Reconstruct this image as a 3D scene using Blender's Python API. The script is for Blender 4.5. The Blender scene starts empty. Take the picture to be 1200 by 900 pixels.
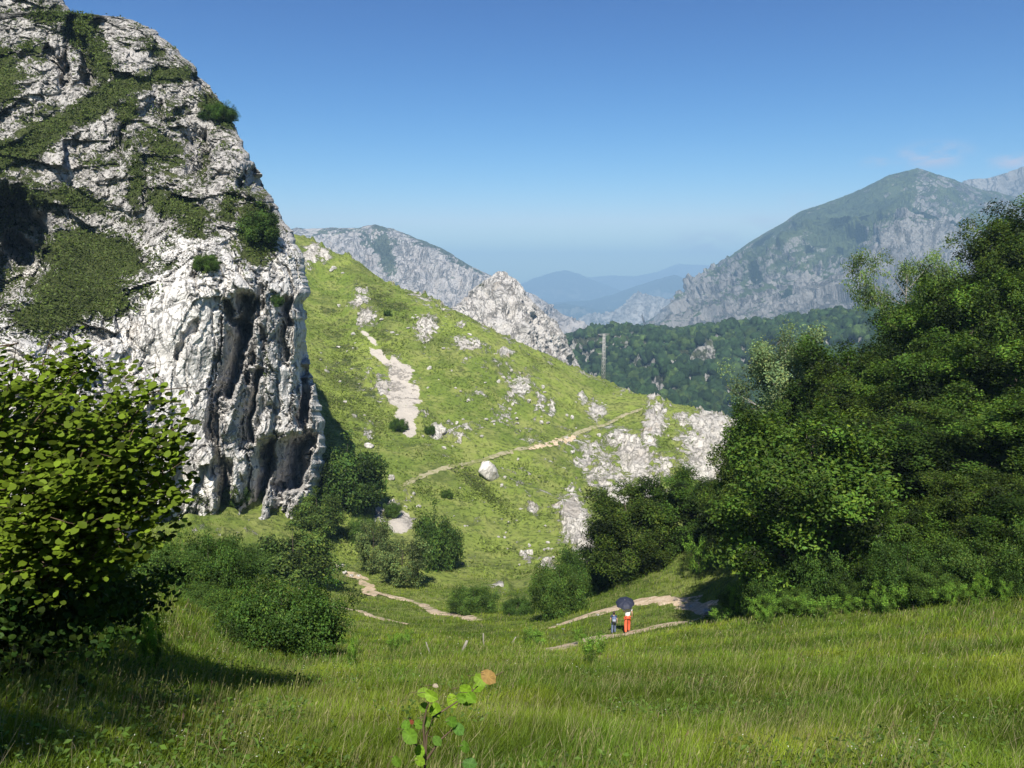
import bpy, math, random
import numpy as np
from mathutils import Vector, Matrix

R = math.radians
rng = np.random.default_rng(11)
random.seed(5)
SC = bpy.context.scene
COL = SC.collection

# ------------------------------------------------------------------ camera
FPX, PITCH = 933.0, R(7.33)
cp, sp = math.cos(PITCH), math.sin(PITCH)
cam = bpy.data.cameras.new('camera'); co = bpy.data.objects.new('camera', cam); COL.objects.link(co)
cam.sensor_width = 36; cam.lens = FPX / 1200 * 36
cam.clip_start = 0.05; cam.clip_end = 60000
co.location = (0, 0, 0); co.rotation_euler = (R(90) - PITCH, 0, 0)
SC.camera = co

def P(px, py, Y):
    """point seen at photo position (px,py) at forward distance Y"""
    px = np.asarray(px, float); py = np.asarray(py, float); Y = np.asarray(Y, float)
    a = (px - 600) / FPX; b = -(py - 450) / FPX
    dx = a; dy = cp + b * sp; dz = -sp + b * cp
    k = Y / dy
    return np.stack([dx * k, dy * k + 0 * dx, dz * k + 0 * dx], -1)

def proj(V):
    x, y, z = V[..., 0], V[..., 1], V[..., 2]
    d = y * cp - z * sp
    d = np.where(d < .1, .1, d)
    return 600 + FPX * x / d, 450 - FPX * (y * sp + z * cp) / d

# ------------------------------------------------------------------ numpy noise
def _hash(ix, iy, iz, seed):
    with np.errstate(over='ignore'):
        h = (ix.astype(np.uint32) * np.uint32(374761393) + iy.astype(np.uint32) * np.uint32(668265263)
             + iz.astype(np.uint32) * np.uint32(2246822519) + np.uint32(seed * 3266489917 & 0xffffffff))
        h = (h ^ (h >> np.uint32(13))) * np.uint32(1274126177)
        h = (h ^ (h >> np.uint32(16))) * np.uint32(2654435761)
        return h ^ (h >> np.uint32(15))

def pnoise(V, seed=1):
    V = np.asarray(V, float)
    f0 = np.floor(V); f = V - f0
    i = f0.astype(np.int64) & 0xffffffff
    u = f * f * f * (f * (f * 6 - 15) + 10)
    out = 0
    for dx in (0, 1):
        for dy in (0, 1):
            for dz in (0, 1):
                h = _hash(i[:, 0] + dx, i[:, 1] + dy, i[:, 2] + dz, seed)
                g = ((h & np.uint32(1023)) / 511.5 - 1) * (f[:, 0] - dx) + (((h >> np.uint32(10)) & np.uint32(1023)) / 511.5 - 1) * (f[:, 1] - dy) \
                    + (((h >> np.uint32(20)) & np.uint32(1023)) / 511.5 - 1) * (f[:, 2] - dz)
                w = (u[:, 0] if dx else 1 - u[:, 0]) * (u[:, 1] if dy else 1 - u[:, 1]) * (u[:, 2] if dz else 1 - u[:, 2])
                out = out + g * w
    return out * 1.3

def fbm(V, octv=5, seed=1, gain=.5, lac=2.03):
    a, s, out = 1., 1., 0
    for k in range(octv):
        out = out + a * pnoise(V * s + 17.3 * k, seed + k); a *= gain; s *= lac
    return out

def ridged(V, octv=5, seed=1, gain=.5, lac=2.07):
    a, s, out = 1., 1., 0
    for k in range(octv):
        out = out + a * (1 - 2.4 * np.abs(pnoise(V * s + 9.1 * k, seed + k))); a *= gain; s *= lac
    return out

def facet(V, seed=1, tilt=.9):
    """angular blocks: every point takes the tilted plane of its nearest jittered cell"""
    V = np.asarray(V, float); f0 = np.floor(V).astype(np.int64)
    best = np.full(len(V), 1e9); out = np.zeros(len(V))
    u = lambda h, k: ((h >> np.uint32(k)) & np.uint32(1023)) / 1023.
    for dx in (-1, 0, 1):
        for dy in (-1, 0, 1):
            for dz in (-1, 0, 1):
                c = f0 + np.array([dx, dy, dz]); i = c & 0xffffffff
                h = _hash(i[:, 0], i[:, 1], i[:, 2], seed)
                e = V - (c + np.stack([u(h, 0), u(h, 10), u(h, 20)], -1))
                d = (e * e).sum(1); k = d < best
                h2 = _hash(i[k, 0], i[k, 1], i[k, 2], seed + 91)
                best[k] = d[k]
                out[k] = (u(h2, 0) - .5) * .9 + tilt * ((u(h2, 10) - .5) * e[k, 0] + (u(h2, 20) - .5) * e[k, 2] + (u(h2, 5) - .5) * e[k, 1])
    return out

def sstep(a, b, x):
    t = np.clip((x - a) / (b - a), 0, 1)
    return t * t * (3 - 2 * t)

class TPS:
    def __init__(s, pts, vals, reg=1e-4):
        s.p = np.asarray(pts, float); v = np.asarray(vals, float); n = len(v)
        K = s.k(s.p, s.p) + reg * np.eye(n)
        Q = np.hstack([np.ones((n, 1)), s.p])
        A = np.block([[K, Q], [Q.T, np.zeros((3, 3))]])
        s.w = np.linalg.solve(A, np.concatenate([v, np.zeros(3)]))
    def k(s, a, b):
        d = ((a[:, None, :] - b[None]) ** 2).sum(-1)
        return .5 * d * np.log(d + 1e-12)
    def __call__(s, q):
        out = np.empty(len(q))
        for i in range(0, len(q), 60000):
            c = q[i:i + 60000]
            out[i:i + 60000] = s.k(c, s.p) @ s.w[:-3] + s.w[-3] + c @ s.w[-2:]
        return out

# ------------------------------------------------------------------ ground height
G = [ # photo position and forward distance of points of the ground
 (0,900,4.0),(300,900,4.3),(600,900,4.6),(900,900,4.9),(1200,900,5.2),
 (0,800,5.6),(0,735,8.5),(140,765,10),(90,700,13),(190,705,19),(120,680,24),(230,690,30),
 (300,800,10),(450,800,10.5),(600,800,10.5),(900,800,10.5),(1200,790,9.5),
 (300,772,17),(450,772,19),(600,772,19),(900,765,17),(1200,752,14),
 (380,757,30),(500,757,31),(600,760,31),(640,762,32),(800,747,28),(1000,735,24),(1200,722,20),
 (720,743,40),(735,742,40),(800,733,39),(760,706,48),(830,714,44),(690,721,47),(650,735,46),
 (760,692,50),(900,710,34),(1000,700,31),(1100,690,28),(1200,680,26),
 (1000,640,36),(1000,560,45),(1100,530,48),(1200,560,36),(1200,430,52),(1200,345,70),(1100,415,65),
 (1050,450,62),(950,525,60),(900,562,60),(850,590,62),(780,640,62),(720,682,62),
 (800,650,100),(900,580,105),(1000,490,105),(1200,380,110),
 (600,742,45),(500,741,48),(420,741,46),(350,722,48),(430,715,62),(560,722,60),(600,714,66),(655,706,68),
 (400,672,85),(300,660,75),(300,690,60),(230,645,70),(260,622,82),(190,615,82),(100,640,60),
 (450,698,76),(550,698,80),(620,688,84),(655,650,100),(350,625,90),
 (400,600,105),(400,540,125),(400,470,150),(400,400,180),(372,330,210),(345,272,235),(362,281,234),(384,292,233),
 (500,660,95),(500,600,112),(500,540,132),(500,470,158),(500,400,185),(500,346,210),
 (600,650,105),(600,600,120),(600,540,140),(600,470,168),(600,398,205),(550,372,207),(420,305,228),
 (700,600,125),(700,540,150),(700,480,180),(705,444,210),(650,421,208),
 (800,560,140),(800,510,165),(800,477,195),(760,465,200),(870,560,150),(872,498,183),(840,486,190),(940,530,175)]
Gz = [ # photo column, height, distance of ground nobody sees (behind ridges and beside the frame)
 (-300,-14,80),(-300,-9.5,30),(-300,-3.5,8),(0,-8,120),(150,-10,125),(0,-28,75),(-300,0,130),
 (1500,-9,30),(1500,3,60),(1500,-4.5,9),(1500,-5,110),(1500,-60,220)]
for px_, zr, Yr in [(345,12,235),(420,4,228),(500,-3,210),(600,-14,205),(705,-25,210),(800,-31,195),(872,-33,183),(960,-38,175),(1100,-40,175)]:
    Gz += [(px_, zr - 22, Yr + 45), (px_, zr - 90, Yr + 160)]
for px_ in (-300,0,150,300,500,700,900,1100,1300,1500):
    Gz.append((px_, -300, 900))
for px_ in (-300,0,150): Gz.append((px_, -40, 300))
_c, _v = [], []
for a, b, Y in G:
    q = P(a, b, Y); r = math.hypot(q[0], q[1])
    _c.append((3 * math.atan2(q[0], q[1]), math.log(r))); _v.append(q[2] / r)
for a, z, Y in Gz:
    x = (a - 600) / FPX * Y; r = math.hypot(x, Y)
    _c.append((3 * math.atan2(x, Y), math.log(r))); _v.append(z / r)
_tps = TPS(_c, _v, reg=2e-3)
TH0, TH1 = math.atan2(-900, FPX), math.atan2(900, FPX)

def ground_base(x, y):
    r = np.hypot(x, y) + 1e-6; th = np.arctan2(x, y)
    tc = np.clip(th, TH0, TH1)
    re = np.where((th < TH0) | (th > TH1), np.maximum(y, 0) / np.cos(tc), r)   # beside the frame the slope runs on level
    rc = np.clip(re, 3.8, 950)
    z = _tps(np.stack([3 * tc, np.log(rc)], -1)) * rc
    ax = np.clip(np.abs(x), 0, 7)
    near = -1.62 - .33 * np.clip(y, -60, 12) + .05 * ax + np.where(x < -1, (ax - 1) * .12, 0)
    w = sstep(3.6, 7.5, re)
    z = near * (1 - w) + z * w
    far = sstep(700, 1400, r)
    return z * (1 - far) + (-430) * far

def ground_z(x, y):
    x = np.atleast_1d(np.asarray(x, float)); y = np.atleast_1d(np.asarray(y, float))
    z = ground_base(x, y); r = np.hypot(x, y)
    Q = np.stack([x, y, 0 * x], -1)
    z = z + .10 * sstep(2, 8, r) * fbm(Q / 2.3, 3, 5) + .35 * sstep(12, 60, r) * fbm(Q / 9., 3, 15) \
        + 1.3 * sstep(90, 140, r) * fbm(Q / 26., 4, 25) + 22 * sstep(500, 1500, r) * fbm(Q / 400., 3, 35)
    return z
def gz(x, y): return float(ground_z([x], [y])[0])

def hit(px, py, y0=3., y1=320.):
    """first point of the ground seen at a photo position"""
    Ys = np.exp(np.linspace(math.log(y0), math.log(y1), 900))
    q = P(np.full(900, px), np.full(900, py), Ys)
    g = ground_z(q[:, 0], q[:, 1])
    k = np.nonzero(q[:, 2] <= g)[0]
    i = k[0] if len(k) else 899
    return Vector((q[i, 0], q[i, 1], g[i]))

# ------------------------------------------------------------------ mesh helpers
def make_mesh(name, V, F, smooth=True, attrs=None, mat=None):
    me = bpy.data.meshes.new(name)
    V = np.asarray(V, np.float32); F = np.asarray(F, np.int32)
    me.vertices.add(len(V)); me.vertices.foreach_set('co', V.ravel())
    me.loops.add(F.size); me.loops.foreach_set('vertex_index', F.ravel())
    me.polygons.add(len(F)); me.polygons.foreach_set('loop_start', np.arange(0, F.size, F.shape[1], dtype=np.int32))
    me.update(calc_edges=True)
    me.polygons.foreach_set('use_smooth', np.full(len(F), smooth))
    for k, a in (attrs or {}).items():
        a = np.asarray(a, np.float32)
        if a.ndim == 2:
            at = me.attributes.new(k, 'FLOAT_COLOR', 'POINT')
            at.data.foreach_set('color', np.hstack([a, np.ones((len(a), 1), np.float32)]).ravel())
        else:
            at = me.attributes.new(k, 'FLOAT', 'POINT'); at.data.foreach_set('value', a)
    if mat: me.materials.append(mat)
    return me

def link(name, me, parent=None, loc=None):
    o = bpy.data.objects.new(name, me); COL.objects.link(o)
    if parent: o.parent = parent
    if loc is not None: o.location = loc
    return o
def tag(o, label, cat, group=None, kind=None):
    o['label'] = label; o['category'] = cat
    if group: o['group'] = group
    if kind: o['kind'] = kind
    return o
def structure(o, kind='structure'):
    o['kind'] = kind; return o
def empty(name, loc, label, cat, group=None, rz=0):
    o = bpy.data.objects.new(name, None); COL.objects.link(o)
    o.location = loc; o.rotation_euler = (0, 0, rz); o.empty_display_size = .3
    return tag(o, label, cat, group)

def gridfaces(nr, nc, off=0):
    i = np.arange(nr - 1)[:, None] * nc + np.arange(nc - 1)[None]
    i = i.ravel() + off
    return np.stack([i, i + 1, i + nc + 1, i + nc], -1)

class Bag:
    """collects tubes and quads into one mesh"""
    def __init__(s): s.V = []; s.F = []; s.n = 0
    def tube(s, pts, rad, k=6, cap=True):
        pts = [Vector(p) for p in pts]
        up = Vector((0, 0, 1)); rings = []
        for i, p in enumerate(pts):
            d = (pts[min(i + 1, len(pts) - 1)] - pts[max(i - 1, 0)]).normalized()
            a = d.cross(up if abs(d.z) < .95 else Vector((1, 0, 0))).normalized(); b = d.cross(a)
            r = rad[i] if hasattr(rad, '__len__') else rad
            for j in range(k):
                t = 2 * math.pi * j / k
                s.V.append(tuple(p + (a * math.cos(t) + b * math.sin(t)) * r))
        for i in range(len(pts) - 1):
            for j in range(k):
                s.F.append((s.n + i * k + j, s.n + i * k + (j + 1) % k, s.n + (i + 1) * k + (j + 1) % k, s.n + (i + 1) * k + j))
        if cap:
            s.V.append(tuple(pts[-1])); s.V.append(tuple(pts[0])); m = s.n + len(pts) * k
            for j in range(k):
                a = s.n + (len(pts) - 1) * k
                s.F.append((a + j, a + (j + 1) % k, m, m)); s.F.append((s.n + (j + 1) % k, s.n + j, m + 1, m + 1))
            s.n += 2
        s.n += len(pts) * k
        return s
    def box(s, c, d, rot=None):
        c = Vector(c)
        for sx, sy, sz in [(-1,-1,-1),(1,-1,-1),(1,1,-1),(-1,1,-1),(-1,-1,1),(1,-1,1),(1,1,1),(-1,1,1)]:
            v = Vector((sx * d[0] / 2, sy * d[1] / 2, sz * d[2] / 2))
            if rot: v = rot @ v
            s.V.append(tuple(c + v))
        for f in [(0,3,2,1),(4,5,6,7),(0,1,5,4),(1,2,6,5),(2,3,7,6),(3,0,4,7)]:
            s.F.append(tuple(s.n + q for q in f))
        s.n += 8; return s
    def mesh(s, name, mat, smooth=True):
        me = bpy.data.meshes.new(name)
        F = [tuple(dict.fromkeys(f)) for f in s.F]
        me.from_pydata(s.V, [], F); me.update()
        me.polygons.foreach_set('use_smooth', [smooth] * len(F))
        me.materials.append(mat); return me

# ------------------------------------------------------------------ materials
class NT:
    def __init__(s, name):
        s.m = bpy.data.materials.new(name); s.m.use_nodes = True; s.t = s.m.node_tree
        s.t.nodes.clear(); s.out = s.t.nodes.new('ShaderNodeOutputMaterial')
    def n(s, typ, ins=None, **kw):
        nd = s.t.nodes.new(typ)
        for k, v in kw.items(): setattr(nd, k, v)
        for k, v in (ins or {}).items(): s.set(nd.inputs[k], v)
        return nd
    def set(s, inp, v):
        if isinstance(v, bpy.types.NodeSocket): s.t.links.new(v, inp)
        elif isinstance(v, (tuple, list)) and inp.type == 'RGBA': inp.default_value = (*v[:3], 1)
        else: inp.default_value = v
    def attr(s, name, out='Fac'): return s.n('ShaderNodeAttribute', attribute_name=name).outputs[out]
    def pos(s, scale=(1, 1, 1), obj=True):
        c = s.n('ShaderNodeTexCoord').outputs['Object'] if obj else s.n('ShaderNodeNewGeometry').outputs['Position']
        return s.n('ShaderNodeMapping', {'Vector': c, 'Scale': scale}).outputs[0]
    def noise(s, vec, scale, detail=4, rough=.55, out='Fac', dist=0):
        return s.n('ShaderNodeTexNoise', {'Vector': vec, 'Scale': scale, 'Detail': detail, 'Roughness': rough, 'Distortion': dist}).outputs[out]
    def vor(s, vec, scale, feature='F1', out='Distance'):
        return s.n('ShaderNodeTexVoronoi', {'Vector': vec, 'Scale': scale}, feature=feature).outputs[out]
    def math(s, op, a, b=0., c=0.):
        return s.n('ShaderNodeMath', {0: a, 1: b, 2: c}, operation=op).outputs[0]
    def rng(s, x, a, b, c=0., d=1., smooth=True):
        nd = s.n('ShaderNodeMapRange', {'Value': x, 'From Min': a, 'From Max': b, 'To Min': c, 'To Max': d})
        if smooth: nd.interpolation_type = 'SMOOTHSTEP'
        return nd.outputs[0]
    def mix(s, f, a, b, mode='MIX'):
        nd = s.t.nodes.new('ShaderNodeMix'); nd.data_type = 'RGBA'; nd.blend_type = mode
        s.set(nd.inputs[0], f); s.set(nd.inputs[6], a); s.set(nd.inputs[7], b)
        return nd.outputs[2]
    def bump(s, h, strength, dist, nrm=None):
        i = {'Height': h, 'Strength': strength, 'Distance': dist}
        if nrm: i['Normal'] = nrm
        return s.n('ShaderNodeBump', i).outputs[0]
    def principled(s, col, rough=.8, nrm=None, spec=.25, **kw):
        i = {'Base Color': col, 'Roughness': rough, 'Specular IOR Level': spec}
        if nrm: i['Normal'] = nrm
        i.update(kw)
        return s.n('ShaderNodeBsdfPrincipled', i).outputs[0]
    def done(s, sh): s.t.links.new(sh, s.out.inputs[0]); return s.m

def plain(name, col, rough=.7, spec=.3, var=.15, scale=8, **kw):
    t = NT(name); v = t.noise(t.pos(), scale, 4)
    lo = tuple(c * (1 - var) for c in col); hi = tuple(min(1, c * (1 + var)) for c in col)
    return t.done(t.principled(t.mix(v, lo, hi), rough, t.bump(v, .3, .01), spec, **kw))

def leafmat(name, trans=.38, gloss=.2):
    t = NT(name)
    c = t.attr('col', 'Color')
    pr = t.principled(c, .55, spec=gloss)
    tl = t.n('ShaderNodeBsdfTranslucent', {'Color': t.mix(.5, c, (.25, .32, .02), 'MULTIPLY')}).outputs[0]
    tl = t.n('ShaderNodeBsdfTranslucent', {'Color': t.n('ShaderNodeHueSaturation', {'Color': c, 'Hue': .485, 'Saturation': 1.15, 'Value': 1.25}).outputs[0]}).outputs[0]
    return t.done(t.n('ShaderNodeMixShader', {0: trans, 1: pr, 2: tl}).outputs[0])

def rock_colour(t, v, stretch=(1, 1, .45), s=1., light=(.54, .51, .455), mid=(.37, .35, .32), dark=(.15, .142, .13)):
    """limestone: pale faces, grey weathering, dark seams; also returns a height for bump"""
    vv = t.n('ShaderNodeMapping', {'Vector': v, 'Scale': stretch}).outputs[0]
    n1 = t.noise(vv, .12 * s, 6, .6); n2 = t.noise(vv, .8 * s, 7, .68); n3 = t.noise(vv, 3.2 * s, 6, .7)
    c = t.mix(t.rng(n1, .43, .68), light, mid)
    c = t.mix(t.rng(n2, .48, .68, 0, .55), c, tuple(q * .62 for q in mid))
    seam = t.math('ABSOLUTE', t.math('SUBTRACT', t.noise(vv, .55 * s, 8, .62, dist=.6), .5))
    seamf = t.rng(seam, .0, .03, 1, 0)
    c = t.mix(t.math('MULTIPLY', seamf, .5), c, dark)
    c = t.mix(t.rng(n3, .56, .7, 0, .4), c, dark)
    c = t.mix(t.rng(t.noise(vv, .3 * s, 4), .6, .75, 0, .45), c, (.42, .30, .18))
    h = t.math('ADD', t.math('MULTIPLY', n2, 1.), t.math('MULTIPLY', n3, .3))
    h = t.math('SUBTRACT', h, t.math('MULTIPLY', seamf, .45))
    return c, h

def ground_material():
    t = NT('ground_turf'); v = t.pos()
    n0 = t.noise(v, .035, 5, .6); n1 = t.noise(v, .22, 6, .65); n2 = t.noise(v, 1.1, 7, .7); n3 = t.noise(v, 7., 5, .7)
    g = t.mix(t.rng(n0, .4, .6), (.125, .175, .032), (.20, .25, .050))
    g = t.mix(t.rng(t.noise(v, .09, 6, .7), .5, .62, 0, .75), g, (.10, .12, .035))
    g = t.mix(t.rng(n1, .45, .62, 0, .8), g, (.235, .255, .075))
    g = t.mix(t.rng(n2, .48, .62, 0, .8), g, (.05, .075, .018))
    g = t.mix(t.rng(n3, .5, .75, 0, .45), g, (.19, .19, .07))
    heath = t.math('ADD', t.attr('heath'), t.math('MULTIPLY', t.math('SUBTRACT', n1, .5), 2.2))
    hc = t.mix(t.rng(n2, .42, .6), (.075, .085, .03), (.03, .05, .014))
    g = t.mix(t.rng(heath, .45, .7, 0, .9), g, hc)
    dirt = t.mix(n2, (.30, .23, .15), (.43, .35, .25))
    g = t.mix(t.rng(t.math('ADD', t.attr('dirt'), t.math('MULTIPLY', t.math('SUBTRACT', n2, .5), .9)), .45, .6), g, dirt)
    rc, rh = rock_colour(t, v, (1, 1, .8), .9, (.58, .55, .49), (.45, .42, .375), (.2, .185, .16))
    rk = t.math('ADD', t.attr('rock'), t.math('MULTIPLY', t.math('SUBTRACT', t.noise(v, .36, 10, .84, dist=.3), .5), 3.0))
    rk = t.rng(rk, .61, .69)
    sc = t.mix(t.noise(v, 6, 5, .8), (.37, .335, .285), (.52, .475, .415))
    skf = t.rng(t.math('ADD', t.attr('scree'), t.math('MULTIPLY', t.math('SUBTRACT', t.noise(v, .28, 8, .7), .5), 1.3)), .5, .56)
    c = t.mix(rk, g, rc); c = t.mix(skf, c, sc)
    gh = t.math('ADD', t.math('MULTIPLY', n2, .8), t.math('MULTIPLY', n3, .12))
    hh = t.n('ShaderNodeMix', {0: rk, 2: gh, 3: t.math('ADD', t.math('MULTIPLY', rh, 1.2), .5)}).outputs[0]
    return t.done(t.principled(c, .95, t.bump(hh, .8, .7), .1))

def cliff_material():
    t = NT('limestone_cliff'); v = t.pos()
    c, h = rock_colour(t, v, (1, 1, .42), 1., (.68, .65, .60), (.53, .51, .48), (.17, .165, .155))
    c = t.mix(t.math('MULTIPLY', t.rng(t.math('ADD', t.attr('lichen'), t.math('MULTIPLY', t.math('SUBTRACT', t.noise(v, .12, 6, .65), .5), 1.6)), .3, .8), .8), c, t.mix(t.noise(v, 1.2, 6, .75), (.22, .205, .185), (.50, .47, .43)))
    gm = t.math('ADD', t.attr('grass'), t.math('MULTIPLY', t.math('SUBTRACT', t.noise(v, .8, 10, .82), .5), 2.3))
    gf = t.rng(gm, .48, .56)
    gc = t.mix(t.noise(v, 1.3, 5, .7), (.022, .036, .010), (.085, .10, .028))
    gc = t.mix(t.rng(t.noise(v, .25, 4), .5, .7), gc, (.085, .10, .03))
    c = t.mix(gf, c, gc)
    return t.done(t.principled(c, .92, t.bump(t.math('ADD', h, t.math('MULTIPLY', gf, t.noise(v, 3, 4))), .9, .42), .15))

def mountain_material(name, s, light, mid, dark, green, green2):
    t = NT(name); v = t.pos()
    c, h = rock_colour(t, v, (1, 1, .5), s, light, mid, dark)
    n = t.noise(v, .45 * s, 11, .8)
    gm = t.math('ADD', t.attr('green'), t.math('MULTIPLY', t.math('SUBTRACT', n, .5), 1.5))
    gc = t.mix(t.rng(t.noise(v, .25 * s, 5), .4, .6), green, green2)
    c = t.mix(t.rng(gm, .44, .58, 0, .93), c, gc)
    w = t.math('ADD', t.attr('wood'), t.math('MULTIPLY', t.math('SUBTRACT', t.noise(v, 1.6 * s, 7, .75), .5), .9))
    c = t.mix(t.rng(w, .36, .44), c, (.018, .03, .012))
    return t.done(t.principled(c, .95, t.bump(h, .9, 1.5 / s), .05))

M = {}
M['leaf'] = leafmat('broad_leaf'); M['near_leaf'] = leafmat('hazel_leaf', .42, .1); M['blade'] = leafmat('grass_blade', .38, .2)
M['bark'] = plain('bark', (.08, .065, .05), .9, .1, .5, 5); M['pale_bark'] = plain('pale_bark', (.27, .25, .22), .9, .1, .4, 6)
M['twig'] = plain('twig', (.10, .07, .045), .8, .2, .4, 30)
M['ground'] = ground_material(); M['cliff'] = cliff_material()
_t = NT('loose_limestone'); _c0, _h0 = rock_colour(_t, _t.pos(), (1, 1, .8), 1.6, (.56, .53, .48), (.44, .415, .375), (.2, .19, .165))
M['stone'] = _t.done(_t.principled(_c0, .9, _t.bump(_h0, .8, .2), .15))
_t = NT('path_dirt'); _v = _t.pos(); _n = _t.noise(_v, 2.2, 7, .75)
_cc = _t.mix(_t.rng(_n, .35, .65), (.40, .30, .19), (.58, .465, .335)); _cc = _t.mix(_t.rng(_t.vor(_v, 5), .0, .28, .75, 0), _cc, (.52, .48, .42))
_cc = _t.mix(_t.rng(_t.noise(_v, .9, 7, .75), .53, .60, 0, .9), _cc, (.10, .13, .03))
M['path'] = _t.done(_t.principled(_cc, .95, _t.bump(_n, .8, .1), .1))
_t = NT('grassy_track'); _v = _t.pos(); _n = _t.noise(_v, .5, 8, .75)
_cc = _t.mix(_t.rng(_n, .42, .6), (.30, .27, .17), (.15, .165, .05)); _cc = _t.mix(_t.rng(_t.noise(_v, 2.5, 5, .7), .55, .7), _cc, (.36, .33, .26))
M['track'] = _t.done(_t.principled(_cc, .95, _t.bump(_n, .6, .2), .1))
_t = NT('forest_canopy'); _v = _t.pos(); _n = _t.noise(_v, .5, 6, .7)
M['forest'] = _t.done(_t.principled(_t.mix(_t.rng(_n, .35, .65), _t.mix(.5, _t.attr('col', 'Color'), (.2, .2, .2), 'MULTIPLY'), _t.attr('col', 'Color')), .9, _t.bump(_n, 1., 2.5), .08))

# ------------------------------------------------------------------ ground sheet
def blobmask(px, py, blobs):
    m = np.zeros_like(px)
    for b in blobs:
        x, y, rx, ry = b[:4]; ang = R(b[4]) if len(b) > 4 else 0; s = b[5] if len(b) > 5 else 1
        dx, dy = px - x, py - y
        u = dx * math.cos(ang) + dy * math.sin(ang); w = -dx * math.sin(ang) + dy * math.cos(ang)
        d = (u / rx) ** 2 + (w / ry) ** 2
        m = np.maximum(m, s * np.exp(-d * .7))
    return m

ROCKS = [(365,300,10,14,20),(380,300,8,8),(420,352,12,16,30,.8),(430,372,12,14,30,.85),(500,385,13,15,60,.85),(552,404,22,8,15,.9),(592,414,10,5),
 (610,455,16,18,60,.8),(598,468,14,8,-20,.7),(633,475,7,18,15,.75),(648,478,6,16,10,.7),(560,462,14,9,0,.5),(590,490,20,10,10,.55),(550,500,18,8,0,.45),(430,505,9,15,15,.6),(448,455,8,7),
 (512,507,7,7),(700,482,14,12,50,.85),(683,466,5,10,-30,.7),(733,455,16,8,-20,.5),(768,468,12,7,0,.8),(690,410,6,5),
 (700,545,48,20,45,.75),(740,525,36,15,40,1.),(765,500,13,32,15,1.),(745,545,22,14,20,1.),(710,560,46,24,60,.75),(775,545,16,16,0,.75),(755,575,30,25,0,.6),
 (672,605,17,26,-10,1.),(682,632,16,26,-15,1.),(835,500,32,16,10,1.),(855,515,32,18,-20,1.05),(820,525,28,16,20,.95),(832,550,30,18,20,1.),(800,492,16,6,10,.9),
 (880,500,22,10,0,.9),(460,600,12,10,0,.8),(445,604,7,14,0,.85),(480,610,8,10,0,.6),(640,660,10,12,30,.7),(618,650,9,8,0,.6),(590,690,12,8,0,.5),(478,580,6,8,0,.7),
 (625,598,9,9,0,.6),(540,380,7,4,0,.7),(660,520,12,5,-20,.5),(530,510,20,5,20,.6),(620,510,20,12,0,.5),(730,580,25,15,30,.55),(750,600,20,20,0,.6),(450,440,30,40,30,.38),(600,440,90,20,25,.38),
 (575,600,40,30,0,.25),(640,560,60,30,0,.28),(700,440,70,10,22,.4),(580,390,60,8,26,.38),(480,340,80,7,30,.42)]
SCREE = [(470,440,14,16,20,1.),(473,462,19,15,10,1.1),(478,485,13,14,15,1.),(480,503,8,10,0,1.),(447,420,20,5,40,.9),(437,400,16,4,50,.75),(462,425,6,9,-20,.9),(470,613,15,11,-15,1.05),(445,600,7,8,0,.7),(430,392,10,5,40,.7),
 (670,597,11,16,0,.9)]
HEATH = [(400,420,40,70,-10,.55),(420,480,35,45,0,.6),(460,360,50,18,30,.6),(500,340,70,10,28,.35),(440,395,50,25,30,.55),(660,560,22,8,55,.3),(560,570,40,8,40,.75),(590,600,20,6,40,.5),(505,385,30,20,20,.5),
 (640,600,30,30,0,.25),(520,430,40,30,0,.3),(780,520,20,30,0,.3),(700,620,40,20,0,.4),(560,440,30,15,0,.3)]
DIRT = [(540,548,22,4,-20,.5)]

def build_ground():
    th = np.concatenate([np.linspace(-math.pi, R(-46), 70)[:-1], np.linspace(R(-46), R(-34), 60)[:-1], np.linspace(R(-34), R(34), 760), np.linspace(R(34), R(46), 60)[1:], np.linspace(R(46), math.pi, 70)[1:]])
    lr = np.concatenate([np.log(.6) + np.arange(0, math.log(90 / .6), .011), np.log(90) + np.arange(0, math.log(260 / 90), .0045), np.log(260) + np.linspace(0, math.log(14500 / 260), 90)])
    T, L = np.meshgrid(th, lr); r = np.exp(L).ravel(); T = T.ravel()
    x, y = r * np.sin(T), r * np.cos(T)
    z = ground_z(x, y)
    V = np.stack([x, y, z], -1)
    px, py = proj(V)
    on = ((r > 75) & (r < 262) & (y > 0)).astype(float)
    n = fbm(V / 5.5, 5, 71)
    rock = blobmask(px, py, ROCKS) * on
    spots = sstep(.30, .62, fbm(V * np.array([1, 1, 1.]) / 3.1, 3, 81)) * sstep(-.1, .35, fbm(V / 22., 2, 83))
    rock = np.clip(rock * .85 + on * (.28 * spots + .2 + .12 * fbm(V / 30., 2, 85)), -.5, 1) - .5 * (1 - on)
    scree = blobmask(px, py, SCREE) * on
    heath = blobmask(px, py, HEATH) * on
    dirt = blobmask(px, py, DIRT) * on
    rf = sstep(.45, .8, rock + .5 * n) * (1 - sstep(.4, .6, scree))
    s_ = on > 0; fc = np.zeros(len(V)); fc[s_] = facet(V[s_] / 2.4, 91) + .6 * facet(V[s_] / 1.1, 93)
    V[:, 2] += rf * (.5 + 1.5 * fc) * on + on * .35 * fbm(V / 6., 3, 95)
    me = make_mesh('ground', V, gridfaces(len(lr), len(th)), True, {'rock': rock, 'scree': scree, 'heath': heath, 'dirt': dirt}, M['ground'])
    # close the hole under the photographer
    structure(link('ground', me))
build_ground()
_b = Bag(); 
_ring = [(0.75 * math.sin(a), 0.75 * math.cos(a)) for a in np.linspace(0, 2 * math.pi, 25)[:-1]]
_V = [(0, 0, gz(0, .01) - .02)] + [(x, y, gz(x, y) - .02) for x, y in _ring]
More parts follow.
